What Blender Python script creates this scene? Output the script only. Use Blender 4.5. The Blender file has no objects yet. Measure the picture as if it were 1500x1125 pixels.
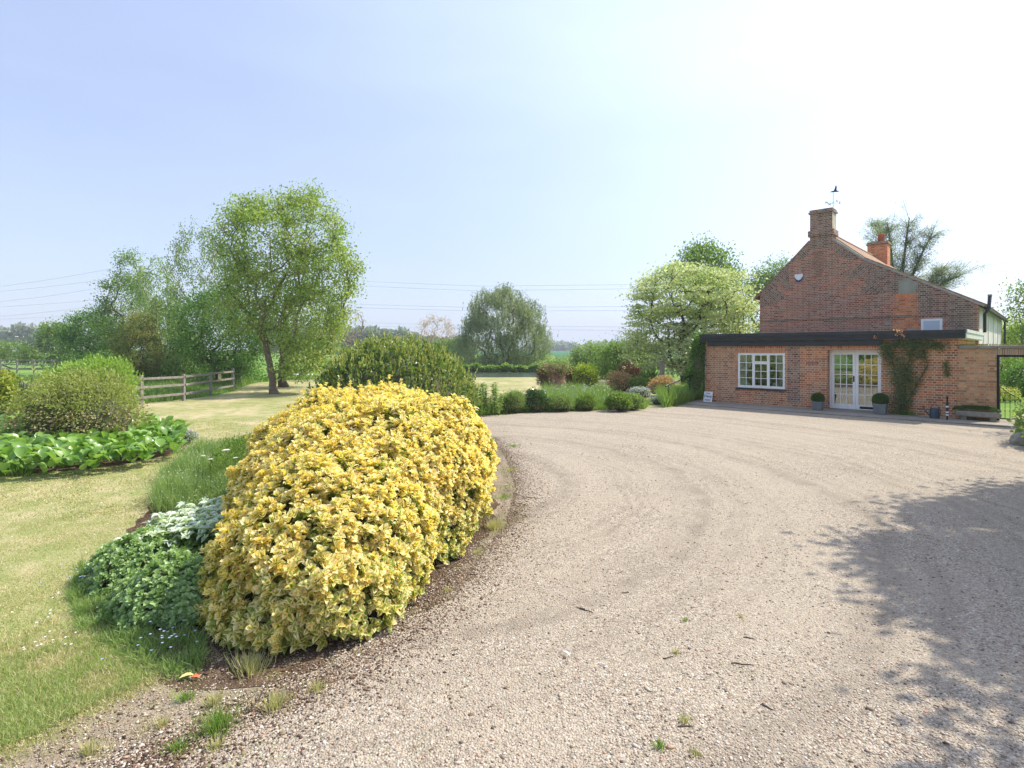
import bpy, bmesh, math, random
import numpy as np
from mathutils import Vector, Matrix

# ------------------------------------------------------------------ camera, sky, sun, exposure
F, H, HY, CX = 830.0, 2.1, 511.0, 750.0          # focal length and horizon of the photograph in its 1500 px, eye height in m
S = bpy.context.scene
COL = S.collection
cam = bpy.data.cameras.new('camera'); camo = bpy.data.objects.new('camera', cam); COL.objects.link(camo)
camo.location = (0, 0, H); camo.rotation_euler = (math.radians(90), 0, 0)
cam.sensor_width = 36; cam.lens = 36*F/1500; cam.shift_y = -(562.5-HY)/1500; cam.clip_end = 5000; cam.clip_start = .05
S.camera = camo

VEIL = (6.2, 12.0)
SUN_EL, SUN_DIR = 50.0, Vector((.93, .37, 0)).normalized()
W = bpy.data.worlds.new('World'); S.world = W; W.use_nodes = True
wn = W.node_tree; wn.nodes.clear()
sky = wn.nodes.new('ShaderNodeTexSky'); sky.sky_type = 'NISHITA'; sky.sun_disc = False
sky.sun_elevation = math.radians(SUN_EL); sky.sun_rotation = math.atan2(SUN_DIR.x, SUN_DIR.y)
sky.air_density = 1.0; sky.dust_density = 2.0; sky.ozone_density = 1.2; sky.altitude = 30
# thin high cloud and haze: a soft veil over the blue
tc = wn.nodes.new('ShaderNodeTexCoord'); mp = wn.nodes.new('ShaderNodeMapping'); mp.inputs['Scale'].default_value = (1.0, 1.0, 4.5)
mp.inputs['Rotation'].default_value = (0.25, 0.15, 0.3)
cn = wn.nodes.new('ShaderNodeTexNoise'); cn.inputs['Scale'].default_value = 1.6; cn.inputs['Detail'].default_value = 8; cn.inputs['Roughness'].default_value = .55
cr = wn.nodes.new('ShaderNodeMapRange'); cr.inputs['From Min'].default_value = .38; cr.inputs['From Max'].default_value = .8
cr.inputs['To Min'].default_value = .36; cr.inputs['To Max'].default_value = .47
# the veil scatters light forward: brighter towards the sun
dt = wn.nodes.new('ShaderNodeVectorMath'); dt.operation = 'DOT_PRODUCT'; nm = wn.nodes.new('ShaderNodeVectorMath'); nm.operation = 'NORMALIZE'
dt.inputs[1].default_value = (SUN_DIR.x*math.cos(math.radians(SUN_EL)), SUN_DIR.y*math.cos(math.radians(SUN_EL)), math.sin(math.radians(SUN_EL)))
wn.links.new(tc.outputs['Generated'], nm.inputs[0]); wn.links.new(nm.outputs[0], dt.inputs[0])
vr = wn.nodes.new('ShaderNodeMapRange'); vr.interpolation_type = 'SMOOTHSTEP'; vr.inputs['From Min'].default_value = .2; vr.inputs['From Max'].default_value = .95
vr.inputs['To Min'].default_value = VEIL[0]; vr.inputs['To Max'].default_value = VEIL[1]; wn.links.new(dt.outputs['Value'], vr.inputs['Value'])
vs = wn.nodes.new('ShaderNodeVectorMath'); vs.operation = 'SCALE'; vs.inputs[0].default_value = (.84, .975, 1.42); wn.links.new(vr.outputs[0], vs.inputs['Scale'])
mx = wn.nodes.new('ShaderNodeMix'); mx.data_type = 'RGBA'; wn.links.new(vs.outputs[0], mx.inputs['B'])
bg = wn.nodes.new('ShaderNodeBackground'); wo = wn.nodes.new('ShaderNodeOutputWorld'); bg.inputs['Strength'].default_value = .10
wn.links.new(tc.outputs['Generated'], mp.inputs['Vector']); wn.links.new(mp.outputs['Vector'], cn.inputs['Vector'])
wn.links.new(cn.outputs['Fac'], cr.inputs['Value']); wn.links.new(cr.outputs['Result'], mx.inputs['Factor'])
wn.links.new(sky.outputs['Color'], mx.inputs['A']); wn.links.new(mx.outputs['Result'], bg.inputs['Color']); wn.links.new(bg.outputs['Background'], wo.inputs['Surface'])
sun = bpy.data.lights.new('sun', 'SUN'); sun.energy = 3.7; sun.angle = math.radians(.6); sun.color = (1, .93, .81)
suno = bpy.data.objects.new('sun', sun); COL.objects.link(suno)
sd = Vector((SUN_DIR.x*math.cos(math.radians(SUN_EL)), SUN_DIR.y*math.cos(math.radians(SUN_EL)), math.sin(math.radians(SUN_EL))))
suno.rotation_euler = (-sd).to_track_quat('-Z', 'Y').to_euler(); suno.location = sd*60
S.view_settings.view_transform = 'Standard'; S.view_settings.look = 'None'; S.view_settings.gamma = 1
S.view_settings.exposure = .82; S.view_settings.use_curve_mapping = False
S.cycles.max_bounces = 8; S.cycles.diffuse_bounces = 3; S.cycles.glossy_bounces = 3; S.cycles.transmission_bounces = 5; S.cycles.transparent_max_bounces = 8

# ------------------------------------------------------------------ where things stand
def G(px, py, z=0.0):
    Y = (H-z)*F/(py-HY); return ((px-CX)/F*Y, Y)
def X(px, Y): return (px-CX)/F*Y
def Zh(py, Y): return H-(py-HY)/F*Y
_o = G(1034, 587.7, .06); ANG = math.radians(-43.5)
U = Vector((math.cos(ANG), math.sin(ANG))); V = Vector((-U.y, U.x)); O = Vector(_o)
def Lc(px, py, w=0.0):                    # a point of the facade plane (w metres behind the front) in the house's own metres
    k = (px-CX)/F; bx, by = O.x+w*V.x, O.y+w*V.y
    t = (k*by-bx)/(U.x-k*U.y); return t, H-(py-HY)/F*(by+t*U.y)
def Wd(px, t):
    k = (px-CX)/F; return (k*(O.y+t*U.y)-O.x-t*U.x)/(V.x-k*V.y)
def HW(t, w, z=0.0): p = O+U*t+V*w; return (p.x, p.y, z)

# ------------------------------------------------------------------ node and mesh helpers
def new_mat(name, rough=.7, spec=.3):
    m = bpy.data.materials.new(name); m.use_nodes = True; nt = m.node_tree
    b = nt.nodes['Principled BSDF']; b.inputs['Roughness'].default_value = rough; b.inputs['Specular IOR Level'].default_value = spec
    return m, nt, b
def nd(nt, typ, **kw):
    n = nt.nodes.new(typ)
    for k, v in kw.items():
        if k in n.inputs: n.inputs[k].default_value = v
        else: setattr(n, k, v)
    return n
def coord(nt, which='Object', scale=(1, 1, 1), rot=(0, 0, 0), loc=(0, 0, 0)):
    t = nt.nodes.new('ShaderNodeTexCoord'); m = nt.nodes.new('ShaderNodeMapping')
    m.inputs['Scale'].default_value = scale; m.inputs['Rotation'].default_value = rot; m.inputs['Location'].default_value = loc
    nt.links.new(t.outputs[which], m.inputs['Vector']); return m.outputs['Vector']
def noise(nt, vec, scale, detail=4, rough=.55, dist=0):
    n = nd(nt, 'ShaderNodeTexNoise', Scale=scale, Detail=detail, Roughness=rough, Distortion=dist)
    if vec is not None: nt.links.new(vec, n.inputs['Vector'])
    return n.outputs['Fac']
def ramp(nt, fac, stops, interp='LINEAR'):
    r = nt.nodes.new('ShaderNodeValToRGB'); e = r.color_ramp.elements; r.color_ramp.interpolation = interp
    while len(e) < len(stops): e.new(.5)
    for i, (p, c) in enumerate(stops):
        e[i].position = p; e[i].color = (c, c, c, 1) if isinstance(c, (int, float)) else (*c, 1)
    nt.links.new(fac, r.inputs['Fac']); return r.outputs['Color']
def mix(nt, fac, a, b, blend='MIX'):
    m = nt.nodes.new('ShaderNodeMix'); m.data_type = 'RGBA'; m.blend_type = blend
    for s, v in (('Factor', fac), ('A', a), ('B', b)):
        if isinstance(v, bpy.types.NodeSocket): nt.links.new(v, m.inputs[s])
        elif s == 'Factor': m.inputs[s].default_value = v
        else: m.inputs[s].default_value = (*v, 1)
    return m.outputs['Result']
def math_(nt, op, a, b=0.0):
    m = nt.nodes.new('ShaderNodeMath'); m.operation = op
    for i, v in enumerate((a, b)):
        if isinstance(v, bpy.types.NodeSocket): nt.links.new(v, m.inputs[i])
        else: m.inputs[i].default_value = v
    return m.outputs[0]
def bump(nt, b, h, strength=.5, dist=.01):
    n = nd(nt, 'ShaderNodeBump', Strength=strength, Distance=dist); nt.links.new(h, n.inputs['Height']); nt.links.new(n.outputs['Normal'], b.inputs['Normal'])

def leaf_mat(name, cols, transl=.4, rough=.5, spec=.35, tint=(1.15, 1.2, .6), margin=None):
    """leaves: colour varies from leaf to leaf; light passes through. margin: a rim colour ramp for variegated leaves"""
    m, nt, b = new_mat(name, rough, spec)
    a = nd(nt, 'ShaderNodeAttribute', attribute_name='rnd')
    n = len(cols); c = ramp(nt, a.outputs['Fac'], [(i/(n-1), q) for i, q in enumerate(cols)])
    if margin:
        uv = nt.nodes.new('ShaderNodeUVMap'); sp = nt.nodes.new('ShaderNodeSeparateXYZ'); nt.links.new(uv.outputs['UV'], sp.inputs[0])
        d = math_(nt, 'ABSOLUTE', math_(nt, 'SUBTRACT', sp.outputs['X'], .5))
        d = math_(nt, 'ADD', d, math_(nt, 'MULTIPLY', math_(nt, 'SUBTRACT', sp.outputs['Y'], .5), .12))
        b2 = nd(nt, 'ShaderNodeAttribute', attribute_name='green')
        w = math_(nt, 'SUBTRACT', d, b2.outputs['Fac'])
        w = math_(nt, 'MULTIPLY', math_(nt, 'ADD', w, math_(nt, 'MULTIPLY', math_(nt, 'SUBTRACT', noise(nt, coord(nt, 'Object'), 90, 2), .5), .22)), 12)
        cl = nt.nodes.new('ShaderNodeClamp'); nt.links.new(w, cl.inputs[0])
        c = mix(nt, cl.outputs[0], margin, c)
    b.inputs['Base Color'].default_value = (.1, .2, .05, 1); nt.links.new(c, b.inputs['Base Color'])
    t = nt.nodes.new('ShaderNodeBsdfTranslucent'); tcol = mix(nt, 1.0, c, tint, 'MULTIPLY'); nt.links.new(tcol, t.inputs['Color'])
    ms = nt.nodes.new('ShaderNodeMixShader'); ms.inputs[0].default_value = transl
    out = nt.nodes['Material Output']
    nt.links.new(b.outputs[0], ms.inputs[1]); nt.links.new(t.outputs[0], ms.inputs[2]); nt.links.new(ms.outputs[0], out.inputs['Surface'])
    return m
def plain(name, col, rough=.6, spec=.3, var=.12, scale=6, metal=0.0, bumpy=0.0):
    m, nt, b = new_mat(name, rough, spec); v = coord(nt)
    f = noise(nt, v, scale, 5, .6)
    c = ramp(nt, f, [(.25, tuple(x*(1-var) for x in col)), (.75, tuple(min(1, x*(1+var)) for x in col))])
    nt.links.new(c, b.inputs['Base Color']); b.inputs['Metallic'].default_value = metal
    if bumpy: bump(nt, b, noise(nt, v, scale*5, 4), bumpy, .01)
    return m

def np_mesh(name, Vv, Q, mat_=None, parent=None, uv=None, attrs=None, smooth=False, loc=None):
    """one mesh object from arrays of vertices and quads"""
    me = bpy.data.meshes.new(name); n, f = len(Vv), len(Q)
    me.vertices.add(n); me.vertices.foreach_set('co', np.asarray(Vv, np.float32).ravel())
    me.loops.add(f*4); me.loops.foreach_set('vertex_index', np.asarray(Q, np.int32).ravel())
    me.polygons.add(f); me.polygons.foreach_set('loop_start', np.arange(0, f*4, 4, dtype=np.int32)); me.polygons.foreach_set('loop_total', np.full(f, 4, np.int32))
    if smooth: me.polygons.foreach_set('use_smooth', np.ones(f, bool))
    if uv is not None:
        l = me.uv_layers.new(name='UVMap'); l.data.foreach_set('uv', np.asarray(uv, np.float32)[np.asarray(Q).ravel()].ravel())
    for k, a in (attrs or {}).items():
        at = me.attributes.new(k, 'FLOAT', 'POINT'); at.data.foreach_set('value', np.asarray(a, np.float32))
    me.update(calc_edges=True)
    if mat_: me.materials.append(mat_)
    o = bpy.data.objects.new(name, me); COL.objects.link(o)
    if parent: o.parent = parent
    if loc: o.location = loc
    return o

def unit(a): return a/np.maximum(np.linalg.norm(a, axis=-1, keepdims=True), 1e-9)
TEMPL = {
 'diamond': (np.array([[0, 0, 0], [.5, .45, .06], [0, 1, -.04], [-.5, .45, .06]]), np.array([[0, 1, 2, 3]])),
 'fold': (np.array([[0, 0, 0], [.5, .42, .12], [.36, .72, .06], [0, 1, -.1], [-.36, .72, .06], [-.5, .42, .12], [0, .5, 0.0]]),
          np.array([[0, 1, 2, 6], [6, 2, 3, 4], [0, 6, 4, 5]])),
 'blade': (np.array([[-.5, 0, 0], [.5, 0, 0], [.36, .55, .1], [-.36, .55, .1], [.04, 1, .38], [-.04, 1, .38]]), np.array([[0, 1, 2, 3], [3, 2, 4, 5]])),
}
_r = []
for j, (vv, wd, hh) in enumerate(((0, .08, 0), (.22, .72, .02), (.5, 1.0, .03), (.78, .74, 0), (1.0, .06, -.14))):
    for q in (-.5, 0, .5): _r.append((q*wd, vv, hh+(.14*wd if q else 0)))
TEMPL['leaf'] = (np.array(_r), np.array([[j*3+i, j*3+i+1, j*3+i+4, j*3+i+3] for j in range(4) for i in range(2)]))

def leaves(P, D, N, L, Wd_, kind='diamond', rnd=None, rng=None, **extra):
    P = np.asarray(P, float); n = len(P); D = unit(np.asarray(D, float)); S_ = unit(np.cross(D, N)); N = np.cross(S_, D)
    T, Q = TEMPL[kind]; L = np.broadcast_to(L, (n,))[:, None, None]; Wd_ = np.broadcast_to(Wd_, (n,))[:, None, None]
    Vv = P[:, None, :]+S_[:, None, :]*T[None, :, 0:1]*Wd_+D[:, None, :]*T[None, :, 1:2]*L+N[:, None, :]*T[None, :, 2:3]*L
    k = len(T); Qq = (Q[None]+(np.arange(n)*k)[:, None, None]).reshape(-1, 4)
    uv = np.tile(np.stack([T[:, 0]+.5, T[:, 1]], 1), (n, 1))
    a = {'rnd': np.repeat(rnd if rnd is not None else rng.random(n), k)}
    for q, v in extra.items(): a[q] = np.repeat(v, k)
    return Vv.reshape(-1, 3), Qq, uv, a
def join(parts):
    Vs, Qs, us, ats, off = [], [], [], {}, 0
    for (v, q, u_, a) in parts:
        Vs.append(v); Qs.append(q+off); us.append(u_); off += len(v)
        for k in a: ats.setdefault(k, []).append(a[k])
    return np.concatenate(Vs), np.concatenate(Qs), np.concatenate(us), {k: np.concatenate(x) for k, x in ats.items()}
def leaf_obj(name, parts, m, parent=None):
    v, q, u_, a = join(parts) if isinstance(parts, list) else parts
    return np_mesh(name, v, q, m, parent, u_, a)
def rdir(rng, n): return unit(rng.normal(size=(n, 3)))

def tubes_np(segs, sides=6):
    """segs: list of (p0, p1, r0, r1) -> verts, quads"""
    P0 = np.array([s[0] for s in segs], float); P1 = np.array([s[1] for s in segs], float)
    R0 = np.array([s[2] for s in segs])[:, None, None]; R1 = np.array([s[3] for s in segs])[:, None, None]
    D = unit(P1-P0); A = np.where(np.abs(D[:, 2:3]) < .9, np.array([[0, 0, 1.]]), np.array([[1., 0, 0]]))
    S_ = unit(np.cross(D, A)); T = np.cross(D, S_)
    an = np.arange(sides)/sides*2*np.pi; ring = np.cos(an)[None, :, None]*S_[:, None]+np.sin(an)[None, :, None]*T[:, None]
    Vv = np.concatenate([P0[:, None]+ring*R0, P1[:, None]+ring*R1], 1).reshape(-1, 3)
    i = np.arange(sides); j = (i+1) % sides; q = np.stack([i, j, j+sides, i+sides], 1)
    Q = (q[None]+(np.arange(len(segs))*2*sides)[:, None, None]).reshape(-1, 4)
    return Vv, Q

class MB:
    """boxes, prisms, tubes collected into ONE mesh, UVs in metres"""
    def __init__(s): s.bm = bmesh.new()
    def box(s, x0, x1, y0, y1, z0, z1, taper=0):
        v = [s.bm.verts.new(p) for p in ((x0+taper, y0+taper, z0), (x1-taper, y0+taper, z0), (x1-taper, y1-taper, z0), (x0+taper, y1-taper, z0), (x0, y0, z1), (x1, y0, z1), (x1, y1, z1), (x0, y1, z1))]
        for f in ((0, 3, 2, 1), (4, 5, 6, 7), (0, 1, 5, 4), (1, 2, 6, 5), (2, 3, 7, 6), (3, 0, 4, 7)): s.bm.faces.new([v[i] for i in f])
        return s
    def prism(s, pts, y0, y1):                   # polygon in x,z extruded along y
        a = [s.bm.verts.new((p[0], y0, p[1])) for p in pts]; b = [s.bm.verts.new((p[0], y1, p[1])) for p in pts]
        s.bm.faces.new(a); s.bm.faces.new(b[::-1]); n = len(pts)
        for i in range(n): s.bm.faces.new([a[(i+1) % n], a[i], b[i], b[(i+1) % n]])
        return s
    def slab(s, pts, z0, z1):                    # polygon in x,y extruded along z
        a = [s.bm.verts.new((p[0], p[1], z0)) for p in pts]; b = [s.bm.verts.new((p[0], p[1], z1)) for p in pts]
        s.bm.faces.new(a[::-1]); s.bm.faces.new(b); n = len(pts)
        for i in range(n): s.bm.faces.new([a[i], a[(i+1) % n], b[(i+1) % n], b[i]])
        return s
    def tube(s, pts, r, sides=8, caps=True):
        pts = [Vector(p) for p in pts]; rs = r if isinstance(r, (list, tuple)) else [r]*len(pts); prev = None; N_ = None
        for i, p in enumerate(pts):
            d = (pts[min(i+1, len(pts)-1)]-pts[max(i-1, 0)]).normalized()
            if N_ is None: N_ = d.orthogonal().normalized()
            N_ = (N_-d*N_.dot(d)).normalized(); B = d.cross(N_)
            ring = [s.bm.verts.new(p+(N_*math.cos(2*math.pi*k/sides)+B*math.sin(2*math.pi*k/sides))*rs[i]) for k in range(sides)]
            if prev:
                for k in range(sides): s.bm.faces.new([prev[k], prev[(k+1) % sides], ring[(k+1) % sides], ring[k]])
            elif caps: s.bm.faces.new(ring[::-1])
            prev = ring
        if caps: s.bm.faces.new(prev)
        return s
    def lathe(s, prof, c=(0, 0, 0), sides=20):
        prev = None
        for r, z in prof:
            ring = [s.bm.verts.new((c[0]+r*math.cos(2*math.pi*k/sides), c[1]+r*math.sin(2*math.pi*k/sides), c[2]+z)) for k in range(sides)]
            if prev:
                for k in range(sides): s.bm.faces.new([prev[k], prev[(k+1) % sides], ring[(k+1) % sides], ring[k]])
            prev = ring
        s.bm.faces.new(prev); return s
    def ico(s, c, rad, sub=3, amp=.12, seed=0, freq=2.0):
        b = bmesh.new(); bmesh.ops.create_icosphere(b, subdivisions=sub, radius=1)
        from mathutils import noise as mn
        m = {}
        for v in b.verts:
            d = v.co.normalized(); k = 1+amp*mn.fractal(d*freq+Vector((seed, seed*.7, 0)), 1, 2, 4)
            m[v] = s.bm.verts.new((c[0]+d.x*rad[0]*k, c[1]+d.y*rad[1]*k, c[2]+d.z*rad[2]*k))
        for f in b.faces: s.bm.faces.new([m[v] for v in f.verts])
        b.free(); return s
    def build(s, name, m=None, parent=None, bevel=0, smooth=False, uvrot=0.0, loc=None, rz=0.0):
        bmesh.ops.recalc_face_normals(s.bm, faces=s.bm.faces)
        if bevel: bmesh.ops.bevel(s.bm, geom=[e for e in s.bm.edges if e.is_manifold and e.calc_face_angle(0) > .5], offset=bevel, segments=1, affect='EDGES', clamp_overlap=True)
        l = s.bm.loops.layers.uv.new('UVMap'); c_, s_ = math.cos(uvrot), math.sin(uvrot)
        for f in s.bm.faces:
            n = f.normal; f.smooth = smooth
            for lp in f.loops:
                p = lp.vert.co
                if abs(n.z) > .75: a = (p.x, p.y)
                elif abs(n.x) > abs(n.y): a = (p.y+.11, p.z)
                else: a = (p.x, p.z)
                lp[l].uv = (a[0]*c_-a[1]*s_, a[0]*s_+a[1]*c_)
        me = bpy.data.meshes.new(name); s.bm.to_mesh(me); s.bm.free()
        if m: me.materials.append(m)
        o = bpy.data.objects.new(name, me); COL.objects.link(o)
        if parent: o.parent = parent
        if loc: o.location = loc
        o.rotation_euler.z = rz
        return o
def tag(o, label=None, cat=None, group=None, kind=None):
    if label: o['label'] = label
    if cat: o['category'] = cat
    if group: o['group'] = group
    if kind: o['kind'] = kind
    return o
def empty(name, loc, rz=0.0, label=None, cat=None, group=None):
    o = bpy.data.objects.new(name, None); COL.objects.link(o); o.location = loc; o.rotation_euler.z = rz; o.empty_display_size = .2
    return tag(o, label, cat, group)
def copy_tree(o, parent=None):
    c = o.copy(); COL.objects.link(c); c.parent = parent
    for ch in list(o.children): copy_tree(ch, c)
    return c
def inpoly(x, y, poly):
    x = np.asarray(x); y = np.asarray(y); r = np.zeros(x.shape, bool); n = len(poly)
    for i in range(n):
        x0, y0 = poly[i]; x1, y1 = poly[(i+1) % n]
        c = ((y0 > y) != (y1 > y)); c &= x < (x1-x0)*(y-y0)/((y1-y0) if y1 != y0 else 1e-9)+x0; r ^= c
    return r
def ragged(poly, step=.12, amp=.08, seed=1, fine=.03):
    """a polygon with its edges broken up at hand-size scale"""
    from mathutils import noise as mn
    out = []; n = len(poly)
    for i in range(n):
        a = Vector(poly[i]); b = Vector(poly[(i+1) % n]); L = (b-a).length; k = max(1, min(400, int(L/step))); nrm = Vector((-(b-a).y, (b-a).x)).normalized() if L else Vector((0, 0))
        for j in range(k):
            p = a.lerp(b, j/k); q = Vector((p.x*.9, p.y*.9, seed)); far = min(1, 14/max(p.length, 1))
            d = mn.noise(q)*amp*2+mn.noise(q*7)*fine*2
            out.append((p.x+nrm.x*d, p.y+nrm.y*d))
    return out
def smooth_poly(poly, it=2):
    for _ in range(it):
        o = []
        for i in range(len(poly)):
            a = poly[i]; b = poly[(i+1) % len(poly)]
            o += [(a[0]*.75+b[0]*.25, a[1]*.75+b[1]*.25), (a[0]*.25+b[0]*.75, a[1]*.25+b[1]*.75)]
        poly = o
    return poly
def sheet(name, poly, z, m, kind='structure'):
    me = bpy.data.meshes.new(name); bm = bmesh.new(); vs = [bm.verts.new((p[0], p[1], z)) for p in poly]
    f = bm.faces.new(vs); f.normal_update()
    if f.normal.z < 0: f.normal_flip()
    bmesh.ops.triangulate(bm, faces=[f]); bm.to_mesh(me); bm.free(); me.materials.append(m)
    o = bpy.data.objects.new(name, me); COL.objects.link(o); o['kind'] = kind; return o

# ------------------------------------------------------------------ ground materials
def ground_mat(name, stops, big=.35, fine=28, bs=.6, bd=.02, streak=None, dirt=None):
    m, nt, b = new_mat(name, .95, .1); v = coord(nt)
    n1 = noise(nt, v, big, 6, .62); n2 = noise(nt, v, big*7, 6, .65); n3 = noise(nt, v, fine, 3, .7)
    f = math_(nt, 'ADD', math_(nt, 'MULTIPLY', n1, .45), math_(nt, 'ADD', math_(nt, 'MULTIPLY', n2, .33), math_(nt, 'MULTIPLY', n3, .22)))
    c = ramp(nt, f, stops)
    if dirt:
        q = ramp(nt, noise(nt, v, 1.1, 8, .72, .3), [(.48, 0.0), (.62, 1.0)])
        c = mix(nt, math_(nt, 'MULTIPLY', q, .7), c, dirt)
    c = mix(nt, .7, c, ramp(nt, noise(nt, v, fine*2.5, 2, .6), [(.3, .55), (.7, 1.35)]), 'MULTIPLY')
    nt.links.new(c, b.inputs['Base Color']); bump(nt, b, n3, bs, bd); return m
M_LAWN = ground_mat('mown_lawn', [(.34, (.17, .22, .06)), (.45, (.29, .30, .11)), (.52, (.43, .38, .20)), (.62, (.55, .45, .28))], .45, 30, .8, .03, dirt=(.23, .27, .085))
M_MEADOW = ground_mat('meadow_grass', [(.36, (.09, .17, .03)), (.5, (.15, .26, .05)), (.64, (.22, .29, .09))], .12, 5, .6, .05)
M_CROP = ground_mat('young_crop', [(.36, (.035, .13, .045)), (.64, (.05, .17, .06))], .02, .8, .3, .05)
M_SOIL = ground_mat('garden_soil', [(.34, (.055, .035, .022)), (.5, (.12, .08, .05)), (.66, (.21, .15, .10))], .8, 40, 1, .03)
M_VERGE = ground_mat('worn_verge', [(.34, (.20, .15, .10)), (.5, (.32, .26, .18)), (.66, (.43, .365, .28))], 1.0, 45, 1, .02, dirt=(.17, .18, .07))
def gravel_mat():
    m, nt, b = new_mat('pea_gravel', .85, .25); v = coord(nt)
    warp = nd(nt, 'ShaderNodeTexNoise', Scale=35.0, Detail=2.0); nt.links.new(v, warp.inputs['Vector'])
    va = nt.nodes.new('ShaderNodeVectorMath'); va.operation = 'MULTIPLY_ADD'; nt.links.new(warp.outputs['Color'], va.inputs[0]); va.inputs[1].default_value = (.012, .012, 0); nt.links.new(v, va.inputs[2])
    vo = nd(nt, 'ShaderNodeTexVoronoi', Scale=74.0, Randomness=1.0); nt.links.new(va.outputs[0], vo.inputs['Vector'])
    sp = nt.nodes.new('ShaderNodeSeparateColor'); nt.links.new(vo.outputs['Color'], sp.inputs[0])
    c = ramp(nt, sp.outputs[0], [(0, (.10, .075, .055)), (.14, (.21, .165, .125)), (.4, (.385, .335, .25)), (.62, (.49, .43, .325)), (.8, (.42, .31, .215)), (.92, (.58, .52, .43)), (1, (.68, .63, .55))])
    dist = ramp(nt, vo.outputs['Distance'], [(0, 1.12), (.6, .95), (1, .5)])
    c = mix(nt, 1.0, c, dist, 'MULTIPLY')
    # dust between stones, wheel-worn arcs, damp and weedy patches
    n1 = noise(nt, v, .55, 7, .66); dustf = ramp(nt, n1, [(.36, .12), (.62, .75)])
    c = mix(nt, dustf, c, (.42, .355, .265))
    L = nt.nodes.new('ShaderNodeVectorMath'); L.operation = 'DISTANCE'; nt.links.new(v, L.inputs[0]); L.inputs[1].default_value = (-2.5, 9.0, 0)
    rad = math_(nt, 'ADD', L.outputs['Value'], math_(nt, 'MULTIPLY', noise(nt, v, .5, 4), .9))
    cb = nt.nodes.new('ShaderNodeCombineXYZ'); nt.links.new(rad, cb.inputs[0])
    arcs = ramp(nt, noise(nt, cb.outputs[0], 1.5, 5, .7), [(.46, 0.0), (.6, 1.0)])
    c = mix(nt, math_(nt, 'MULTIPLY', math_(nt, 'MULTIPLY', arcs, ramp(nt, noise(nt, v, 2.2, 6, .75), [(.36, .1), (.6, 1.0)])), .75), c, (.24, .20, .15))
    c = mix(nt, math_(nt, 'MULTIPLY', ramp(nt, noise(nt, coord(nt, loc=(7, 3, 0)), 1.1, 7, .72), [(.6, 0.0), (.72, 1.0)]), .4), c, (.22, .205, .115))
    c = mix(nt, .8, c, ramp(nt, noise(nt, v, 260, 2, .7), [(.3, .7), (.7, 1.25)]), 'MULTIPLY')
    nt.links.new(c, b.inputs['Base Color'])
    h = math_(nt, 'ADD', math_(nt, 'MULTIPLY', vo.outputs['Distance'], -1.0), math_(nt, 'MULTIPLY', noise(nt, v, 9, 5, .7), 1.4))
    bump(nt, b, h, .9, .012); return m
M_GRAVEL = gravel_mat()

# ------------------------------------------------------------------ the ground
def gp(l): return [G(*p) for p in l]
sheet('ground', [(-2500, -900), (2500, -900), (2500, 3500), (-2500, 3500)], -.004, M_MEADOW)
sheet('crop_field', gp([(560, 531), (700, 531), (850, 530), (1100, 527), (1300, 513.4), (500, 513.2)]), 0, M_CROP)
LAWN = smooth_poly([(-22, -6), (-30, 8), (-24, 15.5), (-16.3, 18.6), (-13.7, 22.2), (-13.3, 27.0), (-15.3, 32.0), (-16, 37), (-9, 42.0), (0, 41), (6.5, 44), (9.0, 40), (14, 34), (12, 24), (9, 19), (5, -6)], 2)
sheet('lawn', ragged(LAWN, .3, .15, 3), .0, M_LAWN)
GRAVEL = [(-1.55, -2), (-1.95, 1.6), (-2.1, 2.35)]+gp([(150, 1150), (330, 1062), (480, 1000), (600, 922), (700, 835), (752, 770), (765, 715), (748, 670), (722, 640), (704, 612), (760, 605.5), (860, 602), (945, 598.5), (1000, 596.5)])+[HW(-1.0, -1.33)[:2], HW(13, -1.1)[:2], (19, 9), (17, -2)]
RG = ragged(GRAVEL, .05, .11, 5, .06)
VERGE = [(-2.6, -2), (-2.7, 1.5)]+gp([(-60, 1125), (60, 1075), (170, 1020), (250, 985), (300, 950), (420, 900), (560, 850), (640, 760), (690, 690), (690, 625), (715, 608)])+gp([(745, 625), (800, 680), (815, 740), (800, 790), (740, 850), (640, 935), (520, 1020), (380, 1090), (200, 1180)])+[(-1.2, -2)]
RV = ragged(VERGE, .07, .09, 9, .05)
sheet('soil_verge', RV, .004, M_VERGE)
BED = smooth_poly(gp([(262, 1000), (150, 930), (120, 850), (200, 765), (270, 690), (350, 650), (430, 620), (520, 590), (690, 590), (715, 615), (735, 740), (655, 862), (520, 950), (440, 988), (330, 1000)]), 1)
RB = ragged(BED, .08, .08, 11, .05)
sheet('soil_bed', RB, .008, M_SOIL)
sheet('gravel_drive', RG, .012, M_GRAVEL)
BED2 = gp([(690, 611), (760, 603.5), (860, 600), (943, 597), (948, 588), (920, 578), (800, 578), (700, 585)])
sheet('border_bed', ragged(BED2, .15, .1, 13), .0105, M_SOIL)
BED3 = gp([(-60, 700), (60, 692), (170, 684), (270, 662), (262, 640), (190, 612), (60, 606), (-80, 610)])
sheet('lawn_bed', ragged(BED3, .15, .1, 17), .008, M_SOIL)

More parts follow.
